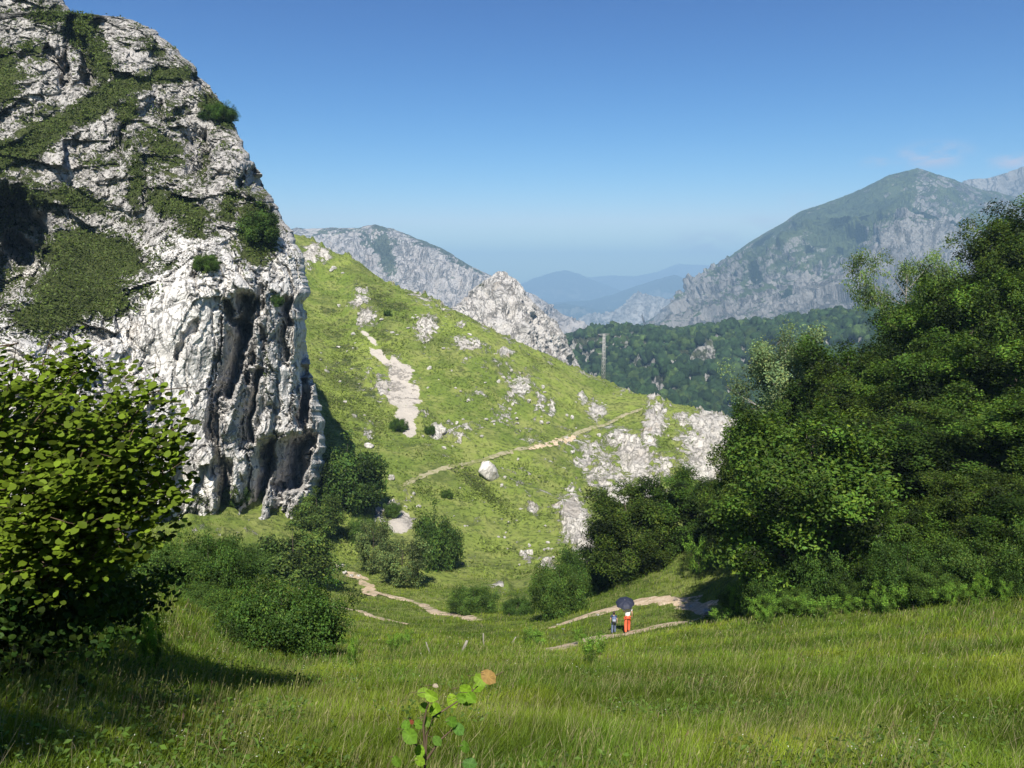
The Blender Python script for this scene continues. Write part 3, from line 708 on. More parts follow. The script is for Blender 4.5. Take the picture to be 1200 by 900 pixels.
def tree_variant(seed, H=8., RAD=3., base=.2, nlimb=16, sub=4, leaves=220, leaf=.11, cs=.75, flat=.7, col=(.055, .095, .018), bark='bark', asp=.55, top=1., near=False, dome=False, thick=.02, tone=.36):
    r = np.random.default_rng(seed); bag = Bag(); C = []
    lean = r.normal(size=2) * .04 * H
    def axis(t): return np.array([lean[0] * t * t + .05 * math.sin(t * 5 + seed), lean[1] * t * t + .05 * math.cos(t * 4 + seed), t * H])
    pts = [axis(t) for t in np.linspace(0, .9, 9)]; pts[0][2] = -.5
    bag.tube(pts, [H * thick * (1.25 - t) for t in np.linspace(0, 1.1, 9)], 7)
    ga = r.uniform(0, 6.28)
    for i in range(nlimb):
        f = (i + .5) / nlimb; t = base + (top * .93 - base) * f
        ga += 2.4 + r.normal() * .3
        if dome: prof = math.sqrt(max(.02, 1 - max(0, (t - .1)) ** 2 / .9))
        else: prof = math.sqrt(max(.03, 1 - ((t - (base + .42 * (1 - base))) / (.62 * (1 - base) + .02)) ** 2))
        L = RAD * prof * r.uniform(.72, 1.18)
        a0 = axis(t * .85 * (.6 if dome else 1)); dirv = np.array([math.cos(ga), math.sin(ga), 0])
        rise = L * (.25 + .5 * f + r.normal() * .12); 
        p1 = a0 + dirv * L * .5 + np.array([0, 0, rise * .45]); p2 = a0 + dirv * L + np.array([0, 0, max(rise, -.2)])
        p2[2] = min(p2[2], H * .97)
        rr = H * thick * .42 * (1.1 - f * .6)
        bag.tube([a0, p1, p2], [rr, rr * .6, rr * .15], 5, False)
        C += [(p2, 1.), (p1 * .4 + p2 * .6, 1.)]
        if L > RAD * .6: C.append((p1, .8))
        for s in range(sub):
            g2 = ga + r.uniform(-1.1, 1.1); u = r.uniform(.35, .95); q0 = a0 + (p2 - a0) * u
            l2 = L * r.uniform(.25, .5); q1 = q0 + np.array([math.cos(g2) * l2, math.sin(g2) * l2, l2 * r.uniform(-.15, .55)])
            bag.tube([q0, q1], [rr * .35, rr * .1], 4, False)
            C.append((q1, .85))
            if r.uniform() < .5: C.append(((q0 + q1) / 2, .7))
    C.append((axis(.93), 1.)); C.append((axis(1.) - np.array([0, 0, .3]), .7))
    cen = np.array([c for c, _ in C]); cen[:, 2] += r.normal(size=len(C)) * H * .055; w = np.array([k for _, k in C]) * r.uniform(.7, 1.25, len(C))
    keep = r.uniform(size=len(C)) > .06; cen, w = cen[keep], w[keep]
    cnt = (leaves * w ** 2).astype(int) + 4
    idx = np.repeat(np.arange(len(cen)), cnt); n = len(idx)
    d = rand_unit(r, n) * (r.uniform(0, 1, n) ** .45)[:, None]
    # each clump is a tilted spray
    ax = rand_unit(r, len(cen)) * .6 + np.array([0, 0, 1]); ax /= np.linalg.norm(ax, axis=1, keepdims=True)
    nrm = ax[idx]
    h = (d * nrm).sum(1, keepdims=True)
    d = d - h * nrm * (1 - flat)
    pos = cen[idx] + d * (cs * w[idx])[:, None]
    pos += .12 * cs * r.normal(size=pos.shape)
    ctr = np.array([0, 0, H * .5]); outv = pos - ctr; outv /= np.linalg.norm(outv, axis=1, keepdims=True) + 1e-9
    N = nrm * .45 + outv * .5 + rand_unit(r, n) * .8; N /= np.linalg.norm(N, axis=1, keepdims=True)
    pos[:, 2] = np.maximum(pos[:, 2], .05)
    sz = leaf * r.uniform(.65, 1.3, n)
    if near: V, F = leaf_round(pos, N, sz, r); k = 9
    else: V, F = leaf_quads(pos, N, sz, asp, r); k = 4
    tn = (1 + tone * r.normal(size=len(cen)))[idx] * (1 + .22 * r.normal(size=n)); tn = np.clip(tn, .25, 2.3)
    c = np.array(col)[None] * tn[:, None]; yel = np.clip(r.normal(size=n) * .25, -.2, .8)[:, None]
    c = c * (1 + yel * np.array([[1., .35, 0]]))
    return (bag.mesh('trunk', M[bark]), make_mesh('crown', V, F, False, {'col': np.repeat(np.clip(c, .004, .9), k, 0)}, M['near_leaf' if near else 'leaf']), H, RAD)

GRN = (.045, .080, .014)
VAR = {
 'beech0': tree_variant(1, 9, 3.4, .05, 28, 6, 250, .20, .85, 1., (0.069, 0.125, 0.015), tone=.5),
 'beech1': tree_variant(2, 9, 3.2, .05, 28, 6, 250, .20, .82, 1., (0.042, 0.081, 0.010), tone=.5),
 'beech2': tree_variant(3, 9, 3.5, .05, 28, 6, 250, .20, .9, 1., (0.061, 0.099, 0.013), tone=.5),
 'pale': tree_variant(4, 9, 2.6, .12, 22, 4, 210, .17, .85, .9, (0.168, 0.234, 0.094), 'pale_bark', thick=.016),
 'spread': tree_variant(5, 8, 4.2, .42, 15, 5, 170, .16, .9, .5, (0.123, 0.189, 0.050), 'pale_bark', thick=.018),
 'round': tree_variant(6, 8, 3.7, .03, 28, 5, 110, .36, 1.15, .95, (0.063, 0.114, 0.020), dome=True, thick=.012),
 'round2': tree_variant(7, 8, 3.5, .04, 26, 5, 110, .36, 1.1, .95, (0.081, 0.127, 0.024), dome=True, thick=.012),
 'ash': tree_variant(8, 8, 3., .1, 22, 4, 75, .30, .9, .9, (0.118, 0.163, 0.050), thick=.012),
 'bush0': tree_variant(9, 3, 2.2, .02, 28, 6, 170, .115, .52, .95, (0.058, 0.114, 0.018), dome=True, thick=.012),
 'bush1': tree_variant(10, 3, 2.0, .02, 26, 6, 170, .115, .52, .9, (0.076, 0.137, 0.022), dome=True, thick=.012),
 'weed': tree_variant(12, 1.4, .7, .15, 10, 3, 60, .075, .25, .6, (0.134, 0.247, 0.033), thick=.012),
}
NAMES = {'beech0': ('broadleaf_tree', 'tree'), 'beech1': ('broadleaf_tree', 'tree'), 'beech2': ('broadleaf_tree', 'tree'), 'pale': ('pale_tree', 'tree'), 'spread': ('spreading_tree', 'tree'),
 'round': ('broadleaf_tree', 'tree'), 'round2': ('broadleaf_tree', 'tree'), 'ash': ('ash_tree', 'tree'), 'bush0': ('bush', 'bush'), 'bush1': ('bush', 'bush'), 'weed': ('shrub', 'shrub')}

def plant(kind, px, Y, ytop, wpx, label, group=None, ybase=None, rz=None, sink=.1):
    """a tree standing at photo column px: on the ground seen at ybase, or at distance Y"""
    if ybase is not None:
        p = hit(px, ybase, Y * .6 if Y else 3.); x, y, z = p
    else:
        x, y = (px - 600) / FPX * (Y * cp + .25 * Y * sp), Y; z = gz(x, y)
    dep = y * cp - z * sp
    top = P(px, ytop, y)[2]
    H = max(.6, top - z); W = wpx * dep / FPX
    tm, cm, h0, r0 = VAR[kind]
    nm, cat = NAMES[kind]
    o = empty(nm, (x, y, z - sink), label, cat, group, random.uniform(0, 6.28) if rz is None else rz)
    s = W / 2 / (r0 * 1.24)
    o.scale = (s, s, (H + sink) / (h0 * 1.0))
    link('trunk', tm, o); link('crown', cm, o)
    return o
WG = 'trees of the dark wood on the right slope'
WL = 'dark leafy tree crowded among others in the wood on the right slope'
plant('beech2', 745, 57, 578, 120, 'rounded green tree at the left front corner of the wood above the path')
plant('beech1', 805, 58, 560, 100, 'leafy tree just behind the corner tree of the wood')
plant('beech0', 945, 35, 497, 235, 'large bright-leaved tree at the front of the wood above the meadow')
plant('beech2', 885, 47, 530, 110, 'mid-sized tree left of the large front tree of the wood')
plant('pale', 915, 58, 385, 110, 'pale grey-green tree rising at the left top edge of the wood')
plant('spread', 1050, 58, 305, 130, 'spreading open tree with pale limbs against the far mountain')
plant('beech1', 985, 54, 405, 125, 'tree between the pale tree and the open spreading tree')
for i, (k, a, Y, t, w) in enumerate([('beech0',1125,50,335,150),('beech2',1165,60,262,130),('beech1',1215,60,240,130),('beech2',1270,60,250,140),('beech1',1085,45,425,150),('beech0',1180,42,400,170),('beech2',1030,43,470,150),
    ('beech1',1120,37,500,170),('beech0',1215,35,470,180),('beech2',1020,35,590,120),('beech1',1095,32,600,120),('beech0',1190,29,610,110),('beech1',898,58,480,90),('beech0',945,56,455,100),('beech1',1100,62,330,110),
    ('beech2',1290,45,340,170),('beech0',1290,33,500,180),('beech1',1090,54,375,130),('beech0',1235,50,320,150),('beech1',1350,50,300,180),('beech2',852,60,565,80),('beech0',905,49,500,130),('beech2',1000,50,430,120),('beech1',1150,47,395,140),('beech2',1150,31,560,130),('beech1',1230,27,590,130),('beech0',1050,31,600,110),('beech0',1060,48,430,130)]):
    plant(k, a, Y, t, w, WL, WG)
plant('bush1', 655, 60, 660, 72, 'shrubby bush left of the wood beside the upper path', ybase=722)
plant('bush0', 690, 60, 640, 80, 'tall bush leaning on the left edge of the wood')
plant('bush0', 608, 60, 702, 44, 'low bush in the hollow left of the tall bush')
plant('bush1', 555, 62, 688, 62, 'round bush in the middle of the valley floor', ybase=719)
SG = 'shrubs along the upper edge of the meadow'; SL = 'low leafy shrub along the edge between meadow and wood'
for k, a, b, t, w in [('bush1',866,714,684,42),('bush0',898,716,655,70),('bush1',932,719,690,44),('bush0',968,706,640,92),('bush1',1012,712,682,56),('bush0',1062,700,636,96),('bush1',1096,706,664,60),('bush1',1150,690,630,110),('bush0',1206,697,655,70),('bush1',1245,690,610,120)]:
    plant(k, a, 26, t, w, SL, SG, ybase=b)
wr = random.Random(8)
for i in range(22):
    a = 850 + i * 17.5 + wr.uniform(-7, 7); b = np.interp(a, [850, 900, 1000, 1100, 1240], [722, 724, 716, 706, 696]) + wr.uniform(-3, 8)
    plant('weed', a, 26, b - wr.uniform(14, 34), wr.uniform(16, 34), 'clump of tall weeds standing out of the upper edge of the meadow', 'weed clumps at the meadow edge', ybase=b)
for i in range(16):
    a, b = wr.uniform(120, 700), wr.uniform(756, 800)
    if abs(a - 560) < 60: continue
    plant('weed', a, 12, b - wr.uniform(9, 20), wr.uniform(14, 30), 'leafy green weed standing in the open meadow grass', 'leafy weeds in the open meadow', ybase=b)
plant('weed', 878, 28, 668, 26, 'slim upright sapling at the right end of the path', ybase=716)
plant('weed', 822, 50, 630, 30, 'bright yellow-green young shrub in front of the dark wood')
# valley trees
plant('round', 405, 118, 512, 92, 'big round tree against the foot of the cliff', ybase=596)
plant('round2', 372, 100, 572, 62, 'smaller tree below the big round one at the cliff foot', ybase=625)
plant('round2', 345, 85, 612, 95, 'wide bushy tree below the cliff, right of the gravel track', ybase=680)
plant('round', 511, 96, 590, 54, 'dark oval tree beside the bare earth patch', ybase=668)
plant('ash', 437, 90, 612, 44, 'slender light tree left of the bare earth patch', ybase=672)
plant('ash', 470, 88, 634, 62, 'thin sprawling tree above the valley track', ybase=686)
plant('bush1', 460, 110, 588, 22, 'small bush above the bare earth patch', ybase=604)
plant('bush0', 248, 50, 628, 98, 'tall dark bush below the right part of the cliff', ybase=712)
plant('bush1', 178, 42, 636, 112, 'broad bush behind the hazel below the cliff', ybase=712)
plant('bush0', 330, 30, 682, 150, 'dense round bush at the brow of the meadow', ybase=768)
plant('bush1', 238, 37, 690, 84, 'bush joined to the left of the round brow bush', ybase=752)
plant('bush0', 92, 20, 662, 90, 'low dark bush under the hazel branches', ybase=725)
plant('bush1', 300, 62, 640, 70, 'shrub below the cliff foot above the left track', ybase=672)
# bushes on the cliff and hill
def plant_at(kind, p, H, W, label, group=None):
    tm, cm, h0, r0 = VAR[kind]; nm, cat = NAMES[kind]
    o = empty(nm, p, label, cat, group, random.uniform(0, 6.28)); s = W / 2 / (r0 * 1.1); o.scale = (s, s, H / h0)
    link('trunk', tm, o); link('crown', cm, o); return o
bpy.context.view_layer.update()
def cliff_hit(px, py, back=0.):
    d = Vector(tuple(P(px, py, 1.))).normalized(); o = bpy.data.objects['cliff']
    ok, loc, nor, _ = o.ray_cast(Vector((0, 0, 0)), d)
    return loc + Vector((0, .3, 0)) if ok else Vector(tuple(P(px, py, 98)))
plant_at('round', cliff_hit(302, 284), 4.6, 4.6, 'dark green bush growing on the shoulder of the cliff')
plant_at('bush0', cliff_hit(258, 142), 2.4, 4.4, 'dark bush high on the right edge of the cliff')
plant_at('bush1', cliff_hit(240, 318), 2.0, 2.6, 'small bush on top of the cliff buttress')
plant_at('bush0', cliff_hit(322, 360), 1.6, 1.8, 'tiny bush on the right face of the cliff')
plant_at('bush1', cliff_hit(277, 592), 2.6, 2.8, 'olive bush at the foot of the cliff cleft')
for k, a, b, w, lb in [('bush0',504,508,13,'small dark bush beside the white rock under the scree'),('bush0',480,338,9,'lone bush on the ridge line of the green hill'),('bush1',523,584,14,'little bush above the dark oval tree'),('bush0',467,505,20,'dark scrub left of the foot of the scree'),('bush0',454,370,9,'dark bush high on the green hill'),('bush1',425,635,40,'undergrowth bush left of the slender light tree')]:
    p = hit(a, b, 80); s = w * p.y / FPX; plant_at(k, p - Vector((0, 0, .1)), s * .8, s, lb)

# ------------------------------------------------------------------ rocks
def rock_mesh(seed, flat=.7, sharp=1.):
    r = np.random.default_rng(seed)
    # cube-sphere subdivided
    me = bpy.data.meshes.new('rock'); import bmesh
    bm = bmesh.new(); bmesh.ops.create_icosphere(bm, subdivisions=4, radius=1)
    V = np.array([v.co[:] for v in bm.verts])
    for _ in range(13):   # chop with planes for faceted limestone
        n = rand_unit(r, 1)[0]; d = r.uniform(.5, .85); s = V @ n - d
        V = V - np.outer(np.maximum(s, 0) * .92, n)
    V = V * (1 + .10 * fbm(V * 2.2 + seed * 7, 4, seed)[:, None] * sharp)
    V *= np.array([1, r.uniform(.7, .95), flat])
    for v, c in zip(bm.verts, V): v.co = c
    bm.to_mesh(me); bm.free(); me.materials.append(M['stone'])
    me.polygons.foreach_set('use_smooth', [True] * len(me.polygons))
    return me
RK = [rock_mesh(s, f) for s, f in [(1, .7), (2, .6), (3, .85), (4, .55), (5, .75), (6, .65)]]
def rock(px, py, wpx, label, group=None, k=0, hs=1., name='boulder', y0=70, rot=None):
    p = hit(px, py, y0); s = wpx * p.y / FPX / 2 / .8
    o = link(name, RK[k % len(RK)], None, p + Vector((0, 0, s * .25 * hs)))
    o.scale = (s, s, s * hs); o.rotation_euler = (random.uniform(-.2, .2), random.uniform(-.2, .2), random.uniform(0, 6.28)) if rot is None else rot
    return tag(o, label, 'rock', group)
rock(573, 559, 25, 'huge tilted white boulder alone beside the hillside track', k=2, hs=1.15, rot=(.1, .62, .4))
rock(458, 562, 8, 'square white boulder right of the big round tree', k=0, hs=1.5)
rock(484, 581, 7, 'white boulder just above the oval tree', k=1, hs=1.3)
rock(536, 656, 5, 'pale rock at the right foot of the dark oval tree', k=3, hs=1.5)
rock(519, 508, 12, 'white rock right of the small dark bush under the scree', k=4)
rock(612, 651, 7, 'left one of two white rocks low on the hillside', k=2, hs=1.5)
rock(621, 650, 8, 'right one of two white rocks low on the hillside', k=0, hs=1.5)
rock(432, 524, 12, 'white outcrop boulder above the big round tree', k=5)
rock(550, 393, 6, 'small pale rock high on the green hill', k=1)
rock(503, 433, 6, 'single white rock right of the pale scree tongue', k=2)
rock(827, 720, 11, 'reddish stony lump at the right bend of the path', k=4, y0=30)
RG, RL = 'scattered white rocks on the green hillside', 'small white limestone rock scattered on the green hillside'
rr = np.random.default_rng(31)
clusters = [(425,365,16,22,9),(500,388,13,16,11),(552,406,24,7,10),(605,458,20,18,15),(635,478,7,18,9),(590,490,28,12,12),(560,465,30,14,8),(700,484,14,11,9),(735,456,16,8,6),(720,540,45,25,22),(600,620,50,40,14),
 (640,660,12,12,7),(400,450,30,60,10),(540,510,30,12,9),(380,310,20,25,9),(470,390,40,30,7),(660,500,60,20,9),(560,600,60,50,9),(620,430,80,25,9),(830,515,35,20,14),(480,590,15,10,5),(700,600,30,30,9),(365,400,8,40,6)]
for a, b, sx, sy, n in clusters:
    for _ in range(n):
        x, y = a + rr.normal() * sx * .7, b + rr.normal() * sy * .7
        if x < 372 or y < np.interp(x, [350,500,600,705,800,870], [290,352,403,449,482,504]) + 3: continue
        rock(x, y, float(rr.uniform(2.2, 6.)), RL, RG, int(rr.integers(0, 6)), float(rr.uniform(.8, 1.4)), 'rock')
# stones along the near paths
for a, b, w in [(655,733,5),(668,730,4),(700,722,5),(660,738,4),(810,712,5),(650,765,4),(680,755,3.5),(700,750,3.5)]:
    rock(a, b, w, 'small stone lying on the dirt path near the walkers', 'stones on the near path', int(rr.integers(0, 6)), .8, 'stone', 24)
for a, b, w in [(388,660,7),(396,666,8),(404,673,7),(412,676,6),(420,676,5),(400,664,6),(391,668,5)]:
    rock(a, b, w, 'grey stone in the broken wall beside the valley track', 'stones beside the valley track', int(rr.integers(0, 6)), .9, 'stone', 50)
rock(696, 774, 5, 'pale stone alone in the meadow below the walkers', k=1, y0=15)

# ------------------------------------------------------------------ meadow grass
def near_paths(x, y, extra=0.):
    m = np.zeros(len(x), bool)
    for c, w in PATHS[:6]:
        for i in range(0, len(x), 40000):
            d = np.hypot(x[i:i + 40000, None] - c[None, ::3, 0], y[i:i + 40000, None] - c[None, ::3, 1]).min(1)
            m[i:i + 40000] |= d < w * .5 + extra
    return m
def grass(N, r0, r1, h0, w0, seed, name, label, power=1., half=37):
    r = np.random.default_rng(seed)
    th = r.uniform(-R(half), R(half), N); rad = np.exp(math.log(r0) + (math.log(r1) - math.log(r0)) * r.uniform(0, 1, N) ** power)
    x, y = rad * np.sin(th), rad * np.cos(th)
    # gather into tufts
    tx, ty = r.normal(size=N) * .05 * rad * .1, r.normal(size=N) * .05 * rad * .1
    cl = pnoise(np.stack([x / .5, y / .5, 0 * x], -1), 3)
    keep = (cl > -.35) | (r.uniform(size=N) < .4)
    keep &= ~near_paths(x, y, .08)
    x, y, rad = x[keep], y[keep], rad[keep]; n = len(x)
    z = ground_z(x, y)
    big = fbm(np.stack([x / 3.5, y / 3.5, 0 * x], -1), 3, 9)
    cl = cl[keep]; tus = pnoise(np.stack([x / .32, y / .32, 0 * x], -1), 31)
    h = h0 * r.uniform(.4, 1.3, n) * (1 + .45 * big + .5 * cl + .45 * tus) * (1 + .1 * np.log(rad / 4)); h = np.clip(h, .04, 1.2)
    w = w0 * r.uniform(.6, 1.3, n) * np.maximum(1, rad / 7.)
    tone = fbm(np.stack([x / 4.5, y / 4.5, 0 * x + 3], -1), 4, 29, .6)[:, None] * 1.2
    base = np.array([[.112, .178, .015]]) * (1 + .55 * np.clip(tone, -.6, 1)) + np.array([[.05, .02, .004]]) * np.clip(tone + .2, 0, 1)
    c = base * (1 + .25 * r.normal(size=(n, 1)))
    c = c * (1 + .45 * cl + .35 * tus)[:, None] * (1 + np.array([.25, 0, 0]) * pnoise(np.stack([x / 1.3, y / 1.3, 0 * x + 9], -1), 33)[:, None])
    u = r.uniform(size=n); st = u < .018; h[st] = h0 * 1.7 * r.uniform(.7, 1.3, st.sum()); w[st] *= .7
    az = r.uniform(0, 6.28, n)
    lean = h * r.uniform(.05, .55, n)
    wind = np.array([.12, .02])
    lx = np.cos(az) * lean + wind[0] * h; ly = np.sin(az) * lean + wind[1] * h
    fa = r.uniform(0, 6.28, n); sx, sy = np.cos(fa) * w / 2, np.sin(fa) * w / 2
    B = np.stack([x, y, z - .03], -1)
    def pt(t, s, ww):
        return B + np.stack([lx * t * t + s * sx * ww, ly * t * t + s * sy * ww, h * t * (1 - .18 * t)], -1)
    V = np.stack([pt(0, -1, .8), pt(0, 1, .8), pt(.5, -1, 1), pt(.5, 1, 1), pt(1, 0, 0)], 1)
    F = (np.array([(0, 1, 3), (0, 3, 2), (2, 3, 4)])[None] + (np.arange(n) * 5)[:, None, None]).reshape(-1, 3)
    c[u < .07] = np.array([.30, .31, .10]) * r.uniform(.7, 1.2, ((u < .07).sum(), 1))
    c[u < .025] = np.array([.34, .29, .16]) * r.uniform(.7, 1.2, ((u < .025).sum(), 1))
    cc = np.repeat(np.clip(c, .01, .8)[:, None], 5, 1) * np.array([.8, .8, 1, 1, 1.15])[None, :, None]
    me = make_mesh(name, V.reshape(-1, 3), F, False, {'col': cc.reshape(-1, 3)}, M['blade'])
    o = link(name, me); o['kind'] = 'stuff'; o['label'] = label; o['category'] = 'grass'
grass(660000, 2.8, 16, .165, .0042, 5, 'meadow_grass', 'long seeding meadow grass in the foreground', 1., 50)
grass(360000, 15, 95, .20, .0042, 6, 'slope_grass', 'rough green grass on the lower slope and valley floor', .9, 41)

def hill_scrub():
    r = np.random.default_rng(61); N = 260000
    th = r.uniform(R(-18), R(22), N); rad = np.exp(r.uniform(math.log(92), math.log(236), N)); x, y = rad * np.sin(th), rad * np.cos(th)
    Q = np.stack([x, y, 0 * x], -1); z0 = ground_base(x, y); px, py = proj(np.stack([x, y, z0], -1))
    m = blobmask(px, py, HEATH) + .55 * fbm(Q / 9., 4, 63); k = (m + .25 * r.normal(size=N) > .42) & (blobmask(px, py, SCREE + ROCKS) < .35)
    x, y, m = x[k], y[k], m[k]; n = len(x); z = ground_z(x, y) + r.uniform(0, .28, n)
    t = np.clip(1 + .35 * r.normal(size=(n, 1)), .4, 1.8); f = np.clip(m - .4, 0, 1)[:, None]
    c = (np.array([[.16, .21, .04]]) * (1 - f) + np.array([[.07, .095, .022]]) * f) * t
    tuft_cloud('heath', np.stack([x, y, z], -1), np.full(n, .42), c, 'low heath and rough grass in patches on the green hillside', 62, 1.)
hill_scrub()

def broadweeds():
    r = np.random.default_rng(9); N = 48000
    th = r.uniform(R(-36), R(36), N); rad = np.exp(r.uniform(math.log(3.4), math.log(45), N))
    x, y = rad * np.sin(th), rad * np.cos(th)
    k = (fbm(np.stack([x / 1.6, y / 1.6, 0 * x], -1), 3, 57) + .5 * sstep(0, -4, x + 1) * (rad < 20)) > .12
    k &= ~near_paths(x, y, 0)
    x, y, rad = x[k], y[k], rad[k]; n = len(x); z = ground_z(x, y) + r.uniform(.04, .22, n)
    C = np.stack([x, y, z], -1); Nn = rand_unit(r, n) * .7 + np.array([0, 0, 1]); Nn /= np.linalg.norm(Nn, axis=1, keepdims=True)
    f = r.uniform(size=n) < .06
    sz = r.uniform(.02, .055, n) * np.maximum(1, rad / 14); sz[f] = .014 * np.maximum(1, rad[f] / 9)
    V, F = leaf_quads(C, Nn, sz, .55, r)
    c = np.array([[.08, .14, .02]]) * r.uniform(.6, 1.5, (n, 1))
    c[f] = (.6, .6, .5); N_ = f
    o = link('meadow_herbs', make_mesh('meadow_herbs', V, F, False, {'col': np.repeat(c, 4, 0)}, M['blade']))
    o['kind'] = 'stuff'; o['label'] = 'small leafy herbs and white flowers among the meadow grass'; o['category'] = 'herbs'
broadweeds()
def seedheads():
    r = np.random.default_rng(19); N = 15000
    th = r.uniform(R(-36), R(36), N); rad = np.exp(r.uniform(math.log(3.6), math.log(40), N)); x, y = rad * np.sin(th), rad * np.cos(th)
    k = (fbm(np.stack([x / 2.2, y / 2.2, 0 * x], -1), 3, 87) > -.05) & ~near_paths(x, y, 0); x, y, rad = x[k], y[k], rad[k]; n = len(x)
    h = r.uniform(.14, .34, n); C = np.stack([x + .25 * h, y, ground_z(x, y) + h], -1)
    T = np.stack([r.normal(size=n) * .3 + .35, r.normal(size=n) * .3, np.ones(n)], -1); T /= np.linalg.norm(T, axis=1, keepdims=True)
    B = np.cross(T, rand_unit(r, n)); B /= np.linalg.norm(B, axis=1, keepdims=True); L = (r.uniform(.010, .026, n) * np.maximum(1, rad / 11))[:, None]
    w = L * r.uniform(.12, .3, (n, 1)); st = h[:, None] * np.array([.25, 0, 1.])
    hair = (.0012 * np.maximum(1, rad / 7))[:, None]
    V = np.stack([C - T * L, C + B * w, C + T * L, C - B * w, C - st - B * hair, C - st + B * hair, C + B * hair, C - B * hair], 1).reshape(-1, 3)
    F = (np.array([(0, 1, 2, 3), (4, 5, 6, 7)])[None] + (np.arange(n) * 8)[:, None, None]).reshape(-1, 4)
    c = np.array([[.27, .27, .10]]) * r.uniform(.5, 1.3, (n, 1)); c[r.uniform(size=n) < .06] = (.22, .15, .09)
    o = link('grass_seedheads', make_mesh('grass_seedheads', V, F, False, {'col': np.repeat(c, 8, 0)}, M['blade']))
    o['kind'] = 'stuff'; o['label'] = 'pale seed heads standing above the meadow grass'; o['category'] = 'grass'
seedheads()

# ------------------------------------------------------------------ near plants
def hazel():
    """hazel at the left edge of the picture, a few metres away"""
    r = np.random.default_rng(21)
    bx, by = -4.6, 6.6; bz = gz(bx, by)
    root = empty('hazel_tree', (bx, by, bz), 'leafy hazel with bright round leaves at the left edge, closest tree', 'tree')
    bag = Bag(); C = []
    tips = []
    for px, py, Y in [(20,400,6.2),(60,395,6.3),(110,420,6.2),(150,440,6.1),(190,455,6.0),(205,500,6.0),(215,540,5.9),(190,480,6.3),(170,590,6.0),(120,480,5.8),(60,470,5.7),(10,450,5.6),(40,540,5.6),(100,550,5.6),(150,540,5.8),
      (90,610,5.7),(30,620,5.6),(140,620,5.9),(-60,430,6.2),(-120,500,6.2),(-80,560,5.8),(-100,620,6.),(60,660,5.8),(195,590,6.4),(180,520,6.6),(70,440,6.9),(130,470,7.),(20,500,6.8),(-30,390,6.8),(-150,400,7.),(170,560,6.7),(110,590,6.8),(50,600,6.9),(0,660,6.2),(90,430,6.1),(160,500,5.9)]:
        tips.append(P(px, py, Y))
    for tp in tips:
        base = np.array([bx + r.normal() * .12, by + r.normal() * .12, bz])
        mid = base * .45 + tp * .55 + np.array([0, 0, .35]) + r.normal(size=3) * .12
        ts = np.linspace(0, 1, 8)[:, None]
        cur = base * (1 - ts) ** 2 + 2 * mid * ts * (1 - ts) + tp * ts ** 2
        bag.tube([tuple(c - np.array([bx, by, bz])) for c in cur], [.022 * (1.1 - t) for t in np.linspace(0, 1, 8)], 5, False)
        for k in range(14):
            t = r.uniform(.5, 1.0); q = base * (1 - t) ** 2 + 2 * mid * t * (1 - t) + tp * t ** 2
            e = q + rand_unit(r, 1)[0] * r.uniform(.15, .45) * np.array([1, 1, .7])
            bag.tube([tuple(q - np.array([bx, by, bz])), tuple(e - np.array([bx, by, bz]))], [.005, .002], 4, False)
            for s in range(30): C.append(q + (e - q) * r.uniform(.2, 1.15) + r.normal(size=3) * .06)
    C = np.array(C)
    pxx, pyy = proj(C)
    lim = np.interp(pyy, [370, 400, 440, 480, 520, 560, 600, 640, 700], [60, 130, 185, 218, 232, 236, 228, 212, 150]) + 12 * r.normal(size=len(C))
    C = C[pxx < lim]
    n = len(C); N = rand_unit(r, n) * .42 + np.array([.05, -.35, .85]); N /= np.linalg.norm(N, axis=1, keepdims=True)
    V, F = leaf_round(C - np.array([bx, by, bz]), N, r.uniform(.032, .078, n), r)
    c = np.array([[.110, .162, .013]]) * np.clip(.9 + .5 * r.normal(size=(n, 1)), .35, 1.9)
    link('trunk', bag.mesh('trunk', M['twig']), root)
    link('crown', make_mesh('crown', V, F, True, {'col': np.repeat(c, 9, 0)}, M['near_leaf']), root)
hazel()
VAR['bramble'] = tree_variant(14, 1.3, 1.1, .05, 20, 6, 60, .06, .26, .7, (.035, .07, .012), 'twig', near=True, dome=True, thick=.008)
NAMES['bramble'] = ('bramble', 'bush')
for x, y, s, hh, lb in [(-4.6, 6.4, 1.0, .9, 'dark bramble under the hazel, nearest the frame edge'), (-5.3, 8.6, 1.1, .9, 'bramble mound behind the hazel trunk beside the dry grass')]:
    plant_at('bramble', Vector((x, y, gz(x, y) - .1)), 1.3 * hh, 2.2 * s, lb)

